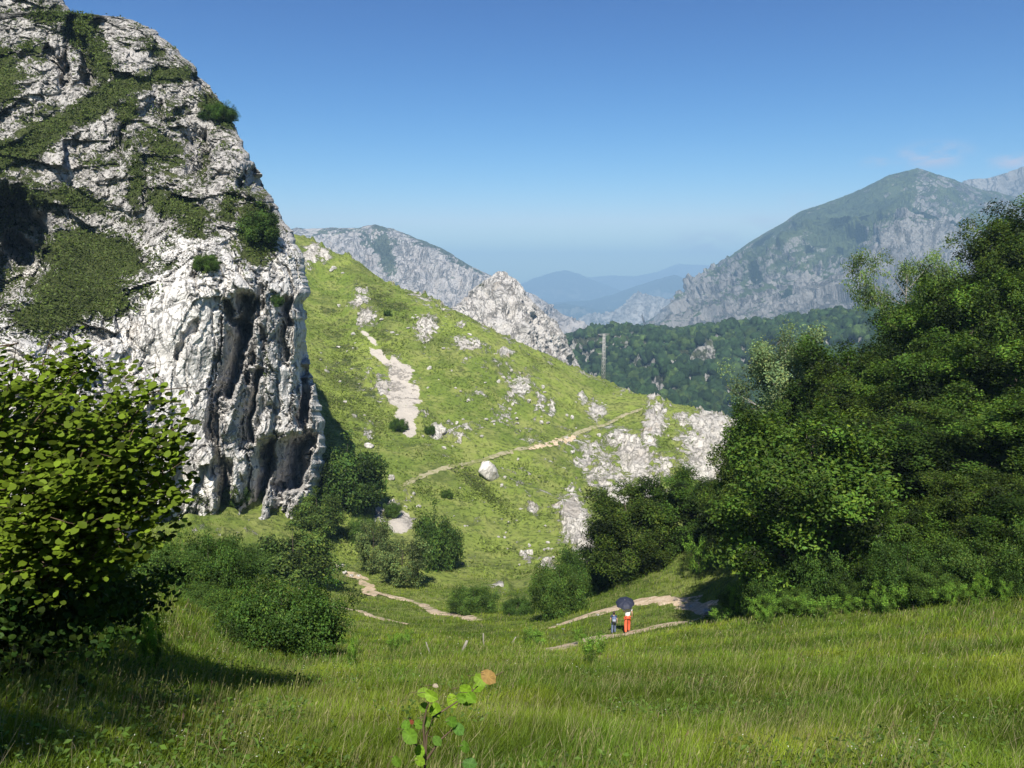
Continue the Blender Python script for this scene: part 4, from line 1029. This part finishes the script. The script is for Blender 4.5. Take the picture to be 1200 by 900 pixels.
def sapling():
    r = np.random.default_rng(4)
    base = P(500, 930, 2.75); base[2] = gz(base[0], base[1])
    root = empty('sapling', tuple(base), 'young hazel shoot with bright round leaves rising from the near grass', 'sapling')
    L = [(572,793,17,(.30,.19,.06),-.1),(563,796,17,(.17,.27,.03),0),(561,806,15,(.15,.26,.02),.1),(545,808,14,(.16,.27,.02),0),(552,817,13,(.13,.24,.02),0),(530,821,16,(.22,.34,.03),.1),(541,818,13,(.12,.22,.02),0),(548,823,12,(.12,.2,.02),0),
         (505,815,15,(.2,.32,.03),0),(496,812,14,(.16,.25,.03),0),(511,832,18,(.16,.27,.02),.1),(497,829,13,(.12,.21,.02),0),(529,846,14,(.09,.18,.02),0),(537,854,15,(.08,.17,.03),0),(476,850,12,(.10,.2,.02),0),(490,849,12,(.11,.2,.02),0),
         (480,862,19,(.11,.21,.02),0),(502,845,13,(.10,.18,.02),0),(492,880,14,(.15,.27,.02),0),(492,892,12,(.16,.26,.02),0),(465,892,13,(.1,.18,.02),0),(545,875,13,(.08,.16,.02),0),(512,868,12,(.08,.16,.02),0),(550,895,16,(.07,.15,.03),0),(482,846,6,(.2,.06,.03),0),(510,804,6,(.4,.33,.25),0)]
    C, S, K = [], [], []
    for px, py, w, c, dy in L:
        C.append(P(px, py, 2.75 + dy + r.normal() * .05) - base); S.append(w * 2.9 / FPX * 1.02); K.append(c)
    C = np.array(C); n = len(C)
    N = np.array([[0, -.85, .6]]) + rand_unit(r, n) * .45; N /= np.linalg.norm(N, axis=1, keepdims=True)
    T = np.array([[.5, 0, -.7]]) + rand_unit(r, n) * .6
    VV, FF, CC = [], [], []; nseg = 26
    for i in range(n):
        nn_ = Vector(N[i]); tt = (Vector(T[i]) - nn_ * nn_.dot(Vector(T[i]))).normalized(); bb = nn_.cross(tt); sz = S[i] * 1.05
        fold, curl, wave = r.uniform(.1, .5), r.uniform(-.1, .35), r.uniform(.01, .03); o0 = len(VV); rings = [0., .45, .78, 1.]
        for k, q in enumerate(rings):
            for j in range(nseg):
                a_ = 2 * math.pi * j / nseg; w_ = .40 * (1 + .12 * math.cos(a_)) ; lx_ = .5 * math.cos(a_) + (.10 if abs(a_) < .13 else 0); ly_ = w_ * math.sin(a_)
                if k == 3: e_ = 1 + (.045 if j % 2 else -.03); lx_ *= e_; ly_ *= e_
                lx_ *= q; ly_ *= q; z_ = fold * abs(ly_) - curl * (lx_ + .2) ** 2 + wave * math.sin(5 * lx_ * 3 + i) * q
                p_ = Vector(C[i]) + (tt * lx_ + bb * ly_ + nn_ * z_) * sz; VV.append(tuple(p_))
                vein = .75 if abs(ly_) < .02 or j % 4 == 0 else 0.; base_ = np.array(K[i]); CC.append(base_ * (1 + .45 * vein * (1 - .4 * q)) * (1 + .14 * r.normal()))
        for k in range(3):
            for j in range(nseg): FF.append((o0 + k * nseg + j, o0 + (k + 1) * nseg + j, o0 + (k + 1) * nseg + (j + 1) % nseg, o0 + k * nseg + (j + 1) % nseg))
    V, F = np.array(VV), np.array(FF)
    bag = Bag()
    for i in range(n):
        st_ = Vector(C[i]) - Vector(T[i]).normalized() * S[i] * .5; bag.tube([tuple(st_), tuple(st_ - Vector(T[i]).normalized() * .02 + Vector((-.012, .01, -.02)))], .0011, 4, False)
    stems = [[(498,900),(500,862),(508,840),(530,826),(548,814),(566,799),(590,787)], [(498,880),(496,850),(500,830),(506,814)], [(500,890),(515,868),(533,852)], [(497,890),(486,870),(478,850)]]
    for s in stems:
        pts = [tuple(P(a, b, 2.78) - base) for a, b in s]
        if s is stems[0]: pts = [(0, 0, 0)] + pts
        bag.tube(pts, [.0048 * (1.15 - i / len(pts)) for i in range(len(pts))], 5, False)
    link('stem', bag.mesh('stem', M['twig']), root)
    link('leaves', make_mesh('leaves', V, F, True, {'col': np.clip(np.array(CC), .01, .8)}, M['near_leaf']), root)
sapling()

def dry_tuft():
    r = np.random.default_rng(8); p = hit(100, 700, 6)
    n = 260; az = r.uniform(0, 6.28, n); h = r.uniform(.4, 1.05, n) * .9; ln = r.uniform(.1, .6, n) * h
    B = r.normal(size=(n, 3)) * np.array([.16, .16, 0]); sx = np.cos(az + 1.57) * .004 * 2; sy = np.sin(az + 1.57) * .004 * 2
    def pt(t, s): return B + np.stack([np.cos(az) * ln * t * t + s * sx, np.sin(az) * ln * t * t + s * sy, h * t], -1)
    V = np.stack([pt(0, -1), pt(0, 1), pt(.55, -1), pt(.55, 1), pt(1, 0)], 1).reshape(-1, 3)
    F = (np.array([(0, 1, 3), (0, 3, 2), (2, 3, 4)])[None] + (np.arange(n) * 5)[:, None, None]).reshape(-1, 3)
    c = np.array([[.34, .24, .11]]) * r.uniform(.6, 1.2, (n, 1))
    tag(link('dry_grass_tuft', make_mesh('dry_grass_tuft', V, F, False, {'col': np.repeat(c, 5, 0)}, M['blade']), None, p), 'straw-coloured dry grass tuft beneath the hazel', 'grass tuft')
dry_tuft()

# unseen tree beside the camera, added to shade the lower left meadow
for k, x, y, H, W, lb in [('beech0', -5.2, -2.2, 5.0, 4.8, 'unseen small tree added left of the camera to shade the meadow')]:
    plant_at(k, Vector((x, y, gz(x, y) - .2)), H, W, lb)

# ------------------------------------------------------------------ pylon
def pylon():
    p = Vector(tuple(P(707, 446, 214))); p.z = gz(p.x, p.y) - .3
    top = P(707, 391, 214)[2]; H = top - p.z
    m = plain('galvanised_steel', (.33, .33, .32), .6, .3, .1, 3)
    root = empty('electricity_pylon', p, 'slim grey lattice electricity pylon behind the hill ridge', 'pylon', None, .5)
    b = Bag(); w0, w1 = .38, .2
    def cor(i, t):
        w = w0 + (w1 - w0) * t; return Vector(((-1, 1, 1, -1)[i] * w, (-1, -1, 1, 1)[i] * w, t * H))
    for i in range(4): b.tube([cor(i, 0), cor(i, 1)], .085, 4)
    n = 15
    for k in range(n):
        for i in range(4):
            j = (i + 1) % 4; a, c = (k / n, (k + 1) / n)
            b.tube([cor(i, a), cor(j, c)], .05, 4) if k % 2 else b.tube([cor(j, a), cor(i, c)], .05, 4)
    link('lattice_mast', b.mesh('lattice_mast', m), root)
    for t, l, s in [(.99, 1.9, 1), (.99, 1.9, -1), (.83, 1.5, -1), (.74, 1.3, 1), (.6, 1.9, -1)]:
        a = Bag()
        for e in (-.25, .25):
            a.tube([(0, e, t * H), (s * l, 0, t * H)], .06, 4)
        a.tube([(0, 0, t * H - .6), (s * l, 0, t * H)], .045, 4)
        c = link('cross_arm', a.mesh('cross_arm', m), root)
        q = Bag()
        for d in range(4): q.tube([(s * l * .95, 0, t * H - .1 - d * .13), (s * l * .95, 0, t * H - .16 - d * .13)], [.11, .05], 8)
        link('insulator', q.mesh('insulator', M['glassbrown']), c)
M['glassbrown'] = plain('insulator_glaze', (.16, .09, .06), .2, .6, .1)
pylon()

# ------------------------------------------------------------------ posts in the meadow
mp = plain('weathered_wood', (.26, .24, .20), .85, .1, .25, 12)
for a, b, h, w, tilt, lb in [(541,767,12,4.5,.35,'short pale leaning post left of the thin pole in the meadow'),(567,759,14,2.2,-.05,'thin upright pole in the meadow'),(599,756,7,2,.5,'thin leaning stick right of the thin pole in the meadow'),(506,771,11,2,-.35,'slanted pale stick left of the leaning post in the meadow')]:
    p = hit(a, b, 15); s = p.length / FPX
    g = Bag(); hh = h * s * .7 + .25; w = w * .75; g.tube([(0, 0, -.25), (0, 0, hh * .5), (.01, 0, hh - .02), (.01, 0, hh)], [w * s / 2, w * s / 2 * .95, w * s / 2 * .9, w * s / 2 * .5], 9)
    o = link('post', g.mesh('post', mp), None, p); o.rotation_euler = (0, tilt, 0); tag(o, lb, 'post')

# ------------------------------------------------------------------ walkers
def skin_mesh(name, verts, edges, radii, mat, sub=2, root=0):
    me = bpy.data.meshes.new(name + '_s'); me.from_pydata(verts, edges, [])
    o = bpy.data.objects.new(name + '_s', me); COL.objects.link(o)
    md = o.modifiers.new('skin', 'SKIN'); md.use_smooth_shade = True
    for i, rd in enumerate(radii):
        v = me.skin_vertices[0].data[i]; v.radius = rd if isinstance(rd, tuple) else (rd, rd); v.use_root = (i == root)
    s = o.modifiers.new('sub', 'SUBSURF'); s.levels = sub; s.render_levels = sub
    dg = bpy.context.evaluated_depsgraph_get(); out = bpy.data.meshes.new_from_object(o.evaluated_get(dg))
    bpy.data.objects.remove(o); out.name = name; out.materials.clear(); out.materials.append(mat)
    out.polygons.foreach_set('use_smooth', [True] * len(out.polygons))
    return out
def ellipsoid(name, c, s, mat, cut=None, seg=20):
    import bmesh
    bm = bmesh.new(); bmesh.ops.create_uvsphere(bm, u_segments=seg, v_segments=seg // 2 + 2, radius=1)
    for v in bm.verts:
        v.co = Vector((v.co.x * s[0], v.co.y * s[1], v.co.z * s[2])); 
        if cut: v.co = cut(v.co)
        v.co += Vector(c)
    me = bpy.data.meshes.new(name); bm.to_mesh(me); bm.free(); me.materials.append(mat)
    me.polygons.foreach_set('use_smooth', [True] * len(me.polygons)); return me
def person(loc, H, rz, label, arm_r, arm_l, shirt, trousers, hairc, stride=.14, long_hair=True):
    root = empty('person', loc, label, 'person', None, rz)
    k = H / 1.7
    skin = plain('skin', (.55, .34, .24), .5, .3, .05)
    hip, kn = .90, .48
    J = {'pel': (0, 0, .95), 'wai': (0, .0, 1.08), 'che': (0, .01, 1.28), 'nec': (0, .0, 1.44), 'chin': (0, -.01, 1.50), 'head': (0, -.02, 1.60), 'crown': (0, -.01, 1.655),
         'hl': (-.09, 0, hip), 'kl': (-.10, -stride * .7 - .02, kn), 'al': (-.10, -stride, .08), 'tl': (-.10, -stride - .13, .035),
         'hr': (.09, 0, hip), 'kr': (.10, stride * .35 - .03, kn), 'ar': (.10, stride, .10), 'tr': (.10, stride - .12, .035),
         'sl': (-.17, 0, 1.40), 'sr': (.17, 0, 1.40)}
    J['el'], J['wl'], J['fl'] = arm_l; J['er'], J['wr'], J['fr'] = arm_r
    rad = {'pel': (.14, .105), 'wai': (.12, .09), 'che': (.145, .10), 'nec': .052, 'chin': .062, 'head': (.078, .092), 'crown': (.06, .07), 'hl': .085, 'kl': .056, 'al': .038, 'tl': .032, 'hr': .085, 'kr': .056, 'ar': .038, 'tr': .032,
           'sl': .052, 'sr': .052, 'el': .037, 'er': .037, 'wl': .025, 'wr': .025, 'fl': .03, 'fr': .03}
    E = [('pel','wai'),('wai','che'),('che','nec'),('nec','chin'),('chin','head'),('head','crown'),('pel','hl'),('hl','kl'),('kl','al'),('al','tl'),('pel','hr'),('hr','kr'),('kr','ar'),('ar','tr'),('che','sl'),('sl','el'),('el','wl'),('wl','fl'),('che','sr'),('sr','er'),('er','wr'),('wr','fr')]
    def build(name, keys, mat, grow=0., over=None, rootk='pel', extra=()):
        over = over or {}
        ks = list(keys); V = [tuple(q * k for q in over.get(a, J[a])) for a in ks]
        Ed = [(ks.index(a), ks.index(b)) for a, b in list(E) + list(extra) if a in ks and b in ks]
        Rr = []
        for a in ks:
            q = rad[a]; q = q if isinstance(q, tuple) else (q, q); Rr.append(tuple((x + grow) * k for x in q))
        return skin_mesh(name, V, Ed, Rr, mat, 2, ks.index(rootk))
    body = build('body', J.keys(), skin)
    # fingers: short chains rooted in the palm, joined into the body mesh
    import bmesh
    bm = bmesh.new(); bm.from_mesh(body)
    for side in ('l', 'r'):
        w, f = Vector(J['w' + side]) * k, Vector(J['f' + side]) * k; d = (f - w).normalized(); a = d.cross(Vector((0, 0, 1)) if abs(d.z) < .9 else Vector((1, 0, 0))).normalized(); b = d.cross(a)
        for i, (o, ln) in enumerate([(-.03, .06), (-.01, .072), (.01, .068), (.03, .05), (-.045, .045)]):
            st = f + a * o * k * .8; thumb = i == 4
            if thumb: st = f - d * .02 * k
            e1 = st + (d * ln * .6 + (a * -.03 if thumb else b * .008)) * k; e2 = e1 + (d * ln * .35 + b * .02) * k
            fm = skin_mesh('finger', [tuple(st), tuple(e1), tuple(e2)], [(0, 1), (1, 2)], [.0095 * k, .0085 * k, .007 * k], skin, 1)
            bm.from_mesh(fm); bpy.data.meshes.remove(fm)
    bm.to_mesh(body); bm.free(); body.polygons.foreach_set('use_smooth', [True] * len(body.polygons))
    link('body', body, root)
    rad2 = dict(rad)
    link('shirt', build('shirt', ['pel','wai','che','nec','sl','sr','el','er'], shirt, .026, {'pel': (0, 0, .95), 'nec': (0, 0, 1.415), 'el': tuple(Vector(J['sl']).lerp(Vector(J['el']), .62)), 'er': tuple(Vector(J['sr']).lerp(Vector(J['er']), .62))}, 'che'), root)
    rad['kl'] = rad['kr'] = .07; rad['al'] = rad['ar'] = .06
    link('trousers', build('trousers', ['pel','hl','hr','kl','kr','al','ar'], trousers, .016, {'pel': (0, 0, .85)}), root)
    shoe = plain('walking_shoe', (.08, .06, .05), .7)
    for s, a, t in (('l', 'al', 'tl'), ('r', 'ar', 'tr')):
        A, T = Vector(J[a]) * k, Vector(J[t]) * k
        link('shoe', skin_mesh('shoe', [tuple(A + Vector((0, .05 * k, -.045 * k))), tuple((A + T) / 2 + Vector((0, 0, -.012 * k))), tuple(T)], [(0, 1), (1, 2)], [.045 * k, .05 * k, .04 * k], shoe, 1), root)
    hm = plain('hair', hairc, .55, .4, .3, 40)
    def cut(c):
        if c.y < -.04 and c.z < .05: c.y = -.04 + (c.y + .04) * .2
        return c
    link('hair', ellipsoid('hair', (0, .012 * k, 1.625 * k), (.098 * k, .108 * k, .105 * k if not long_hair else .125 * k), hm, cut), root)
    fm = plain('face_detail', (.09, .05, .04), .5); fb = Bag()
    for sx in (-.03, .03): fb.tube([(sx * k, -.112 * k, 1.6 * k), (sx * k, -.118 * k, 1.6 * k)], .009 * k, 8)
    fb.tube([(-.022 * k, -.105 * k, 1.545 * k), (.022 * k, -.105 * k, 1.545 * k)], .005 * k, 6)
    link('face', fb.mesh('face', fm), root)
    nb = Bag(); nb.tube([(0, -.10 * k, 1.60 * k), (0, -.128 * k, 1.572 * k)], [.008 * k, .015 * k], 7)
    for sx in (-1, 1): nb.tube([(sx * .082 * k, 0, 1.62 * k), (sx * .096 * k, .006 * k, 1.60 * k), (sx * .084 * k, 0, 1.565 * k)], [.01 * k, .017 * k, .01 * k], 7)
    link('nose_and_ears', nb.mesh('nose_and_ears', skin), root)
    return root
WHITE = plain('white_cotton', (.80, .79, .77), .85, .1, .04); RED = plain('coral_cotton', (.72, .13, .06), .8, .15, .1)
NAVY = plain('navy_cloth', (.035, .045, .08), .85, .1, .3); DENIM = plain('denim', (.12, .15, .22), .85, .1, .3)
pa = hit(735, 742, 30); pc = hit(719, 743, 30)
A_r = ((.22, -.03, 1.18), (.15, -.17, 1.24), (.10, -.20, 1.30)); A_l = ((-.24, .02, 1.16), (-.25, -.06, .96), (-.25, -.09, .87))
person(pa, 1.66, R(180), 'person in white top and coral red trousers walking under a dark umbrella', A_r, A_l, WHITE, RED, (.06, .035, .02))
C_l = ((-.24, .03, 1.16), (-.25, -.04, .95), (-.25, -.07, .86)); C_r = ((.24, .03, 1.16), (.25, -.04, .95), (.25, -.07, .86))
person(pc, 1.22, R(172), 'shorter person in dark blue clothes with a small backpack beside the umbrella', C_r, C_l, NAVY, DENIM, (.03, .02, .015), .10)

def backpack():
    t = 1.22 / 1.7; import bmesh
    bm = bmesh.new(); bmesh.ops.create_cube(bm, size=1)
    for v in bm.verts: v.co = Vector((v.co.x * .26 * (1 if v.co.z < 0 else .8), v.co.y * .14, v.co.z * .34)) 
    bmesh.ops.bevel(bm, geom=bm.edges[:], offset=.045, segments=3, affect='EDGES')
    me = bpy.data.meshes.new('backpack_bag'); bm.to_mesh(me); bm.free()
    m1 = plain('pack_cloth', (.10, .13, .22), .7); m2 = plain('pack_pale_cloth', (.30, .33, .38), .7); me.materials.append(m1)
    me.polygons.foreach_set('use_smooth', [True] * len(me.polygons))
    root = empty('backpack', pc + Vector((0, -.17, .88)), 'small dark backpack with pale pocket on the shorter person', 'backpack', None, R(-8))
    link('bag', me, root)
    b = Bag(); b.box((0, -.075, -.05), (.17, .035, .15)); o = link('pocket', b.mesh('pocket', m2), root)
    for sx in (-1, 1):
        s = Bag(); s.tube([(sx * .07, .06, .15), (sx * .09, .14, .19), (sx * .10, .27, .10), (sx * .09, .2, -.08), (sx * .08, .06, -.13)], .013, 6); link('strap', s.mesh('strap', m1), root)
backpack()

def umbrella():
    hand = Vector((-.10 * .976, .20 * .976, 1.30 * .976)) + pa     # the person faces away, so hand lies beyond
    n = Vector((-.10, -.34, 1)).normalized()
    root = empty('umbrella', hand, 'dark navy umbrella held over the person in coral trousers', 'umbrella')
    root.rotation_euler = n.to_track_quat('Z', 'Y').to_euler()
    nav = plain('umbrella_cloth', (.022, .026, .045), .6, .25, .15); met = plain('umbrella_metal', (.4, .4, .42), .3, .6, .05)
    top, rad, sag = .58, .50, .22
    V, F, ns, nr = [(0, 0, top)], [], 48, 8
    for i in range(1, nr + 1):
        t = i / nr
        for j in range(ns):
            a = 2 * math.pi * j / ns; c = math.cos(8 * a) * .5 + .5
            rr_ = rad * math.sin(t * 1.25) / math.sin(1.25) * (1 - .07 * (1 - c) * t); z = top - sag * t ** 2 - .018 * (1 - c) * (1 - t) * t * 4
            if i == nr: z += .03 * (1 - c)
            V.append((rr_ * math.cos(a), rr_ * math.sin(a), z))
    for j in range(ns): F.append((0, 1 + j, 1 + (j + 1) % ns))
    for i in range(nr - 1):
        for j in range(ns): a = 1 + i * ns; F.append((a + j, a + ns + j, a + ns + (j + 1) % ns, a + (j + 1) % ns))
    me = bpy.data.meshes.new('canopy'); me.from_pydata(V, [], F); me.materials.append(nav); me.polygons.foreach_set('use_smooth', [True] * len(F))
    link('canopy', me, root)
    b = Bag(); b.tube([(0, 0, 0), (0, 0, top + .05)], .007, 6); link('shaft', b.mesh('shaft', met), root)
    for j in range(8):
        a = 2 * math.pi * j / 8; r = Bag(); r.tube([(math.cos(a) * rad * math.sin(t * 1.25) / math.sin(1.25), math.sin(a) * rad * math.sin(t * 1.25) / math.sin(1.25), top - sag * t * t - .006) for t in (0, .25, .5, .75, 1.02)], .0035, 4); link('rib', r.mesh('rib', met), root)
    h = Bag(); h.tube([(0, 0, .03), (0, 0, -.08), (.02, 0, -.11), (.05, 0, -.10)], .013, 7); link('handle', h.mesh('handle', plain('handle_wood', (.12, .06, .03), .4)), root)
umbrella()

# ------------------------------------------------------------------ haze
hb = bpy.data.meshes.new('haze'); b = Bag(); b.box((0, 0, -20), (32000, 32000, 1180))
hm = bpy.data.materials.new('haze_air'); hm.use_nodes = True; nt = hm.node_tree; nt.nodes.clear()
ou = nt.nodes.new('ShaderNodeOutputMaterial'); pv = nt.nodes.new('ShaderNodeVolumePrincipled')
pv.inputs['Color'].default_value = (.45, .73, 1.0, 1); pv.inputs['Density'].default_value = 1.9e-4; pv.inputs['Anisotropy'].default_value = .0
nt.links.new(pv.outputs[0], ou.inputs['Volume'])
hz = link('haze', b.mesh('haze', hm)); hz['kind'] = 'stuff'

# ------------------------------------------------------------------ light
SUN_EL, SUN_AZ_OFF = 49., 1.5        # behind the camera, slightly to its left
d = Vector((-math.sin(R(SUN_AZ_OFF)) * math.cos(R(SUN_EL)), -math.cos(R(SUN_AZ_OFF)) * math.cos(R(SUN_EL)), math.sin(R(SUN_EL))))
sl = bpy.data.lights.new('sun', 'SUN'); sl.energy = 5.0; sl.angle = R(.5); sl.color = (1, .955, .88)
so = bpy.data.objects.new('sun', sl); COL.objects.link(so); so.rotation_euler = d.to_track_quat('Z', 'Y').to_euler()
SKYG = [(3.2,.040),(2.1,.18),(1.5,.53)]
w = bpy.data.worlds.new('World'); SC.world = w; w.use_nodes = True; nt = w.node_tree; nt.nodes.clear()
wo_ = nt.nodes.new('ShaderNodeOutputWorld'); bg = nt.nodes.new('ShaderNodeBackground'); sk = nt.nodes.new('ShaderNodeTexSky')
sk.sky_type = 'NISHITA'; sk.sun_disc = False; sk.sun_elevation = R(SUN_EL); sk.sun_rotation = math.atan2(d.x, d.y)
sk.altitude = 600; sk.air_density = 1.; sk.dust_density = .3; sk.ozone_density = 2.2
hs = nt.nodes.new('ShaderNodeHueSaturation'); hs.inputs['Saturation'].default_value = 1.; hs.inputs['Value'].default_value = 1.
sp_ = nt.nodes.new('ShaderNodeSeparateColor'); cb_ = nt.nodes.new('ShaderNodeCombineColor'); nt.links.new(sk.outputs[0], sp_.inputs[0])
for i_, (pw, kk) in enumerate(SKYG):       # a clear, deep mountain sky: steeper fall-off from horizon to zenith than the stock sky
    p_ = nt.nodes.new('ShaderNodeMath'); p_.operation = 'POWER'; nt.links.new(sp_.outputs[i_], p_.inputs[0]); p_.inputs[1].default_value = pw
    m_ = nt.nodes.new('ShaderNodeMath'); m_.operation = 'MULTIPLY'; nt.links.new(p_.outputs[0], m_.inputs[0]); m_.inputs[1].default_value = kk; nt.links.new(m_.outputs[0], cb_.inputs[i_])
    if i_ == 0: red_ = m_
g9_ = nt.nodes.new('ShaderNodeMath'); g9_.operation = 'MULTIPLY'; nt.links.new(cb_.inputs[1].links[0].from_socket, g9_.inputs[0]); g9_.inputs[1].default_value = .8
mn_ = nt.nodes.new('ShaderNodeMath'); mn_.operation = 'MINIMUM'; nt.links.new(red_.outputs[0], mn_.inputs[0]); nt.links.new(g9_.outputs[0], mn_.inputs[1]); nt.links.new(mn_.outputs[0], cb_.inputs[0])
nt.links.new(cb_.outputs[0], hs.inputs['Color'])
# two or three faint clouds low over the right mountain
def wn(t, **ins):
    n = nt.nodes.new(t)
    for k, v in ins.items():
        if isinstance(v, bpy.types.NodeSocket): nt.links.new(v, n.inputs[k])
    return n
tc = nt.nodes.new('ShaderNodeTexCoord'); mpn = nt.nodes.new('ShaderNodeMapping'); mpn.inputs['Scale'].default_value = (1, 1, 2.6); nt.links.new(tc.outputs['Generated'], mpn.inputs['Vector'])
ns = nt.nodes.new('ShaderNodeTexNoise'); ns.inputs['Scale'].default_value = 22; ns.inputs['Detail'].default_value = 6; ns.inputs['Roughness'].default_value = .6; nt.links.new(mpn.outputs[0], ns.inputs['Vector'])
acc = None
for a, b, rx, amp in [(1092, 182, .052, 1.), (1188, 189, .034, .9), (1025, 190, .022, .8), (830, 284, .07, .55), (950, 240, .06, .3), (900, 262, .05, .35)]:
    c = P(a, b, 1.); c = c / np.linalg.norm(c)
    s = nt.nodes.new('ShaderNodeVectorMath'); s.operation = 'SUBTRACT'; nt.links.new(tc.outputs['Generated'], s.inputs[0]); s.inputs[1].default_value = tuple(c)
    m = nt.nodes.new('ShaderNodeVectorMath'); m.operation = 'MULTIPLY'; nt.links.new(s.outputs[0], m.inputs[0]); m.inputs[1].default_value = (1 / rx, 1 / rx, 2.6 / rx)
    l = nt.nodes.new('ShaderNodeVectorMath'); l.operation = 'LENGTH'; nt.links.new(m.outputs[0], l.inputs[0])
    r_ = nt.nodes.new('ShaderNodeMapRange'); r_.interpolation_type = 'SMOOTHSTEP'; nt.links.new(l.outputs['Value'], r_.inputs['Value']); r_.inputs['From Min'].default_value = 1.; r_.inputs['From Max'].default_value = 0.; r_.inputs['To Max'].default_value = amp
    if acc is None: acc = r_.outputs[0]
    else:
        ad = nt.nodes.new('ShaderNodeMath'); ad.operation = 'MAXIMUM'; nt.links.new(acc, ad.inputs[0]); nt.links.new(r_.outputs[0], ad.inputs[1]); acc = ad.outputs[0]
nr = nt.nodes.new('ShaderNodeMapRange'); nr.interpolation_type = 'SMOOTHSTEP'; nt.links.new(ns.outputs['Fac'], nr.inputs['Value']); nr.inputs['From Min'].default_value = .38; nr.inputs['From Max'].default_value = .62
mu = nt.nodes.new('ShaderNodeMath'); mu.operation = 'MULTIPLY'; nt.links.new(acc, mu.inputs[0]); nt.links.new(nr.outputs[0], mu.inputs[1])
mx = nt.nodes.new('ShaderNodeMix'); mx.data_type = 'RGBA'; nt.links.new(mu.outputs[0], mx.inputs[0]); tint = nt.nodes.new('ShaderNodeMix'); tint.data_type = 'RGBA'; tint.blend_type = 'MULTIPLY'; tint.inputs[0].default_value = 1; nt.links.new(hs.outputs[0], tint.inputs[6]); tint.inputs[7].default_value = (1, 1, 1, 1); nt.links.new(tint.outputs[2], mx.inputs[6]); mx.inputs[7].default_value = (7.5, 7.2, 8.6, 1)
nt.links.new(mx.outputs[2], bg.inputs['Color']); bg.inputs['Strength'].default_value = .05
nt.links.new(bg.outputs[0], wo_.inputs[0])

# ------------------------------------------------------------------ render settings
SC.view_settings.view_transform = 'Standard'; SC.view_settings.look = 'None'; SC.view_settings.gamma = 1; SC.view_settings.use_curve_mapping = False
SC.view_settings.exposure = .85
SC.render.engine = 'CYCLES'; cy = SC.cycles
cy.use_denoising = True; cy.denoiser = 'OPENIMAGEDENOISE'; cy.denoising_prefilter = 'ACCURATE'
cy.max_bounces = 6; cy.diffuse_bounces = 2; cy.glossy_bounces = 1; cy.transmission_bounces = 3; cy.volume_bounces = 0; cy.transparent_max_bounces = 4
cy.sample_clamp_indirect = 4; cy.caustics_reflective = False; cy.caustics_refractive = False
SC.render.resolution_x = 1024; SC.render.resolution_y = 768
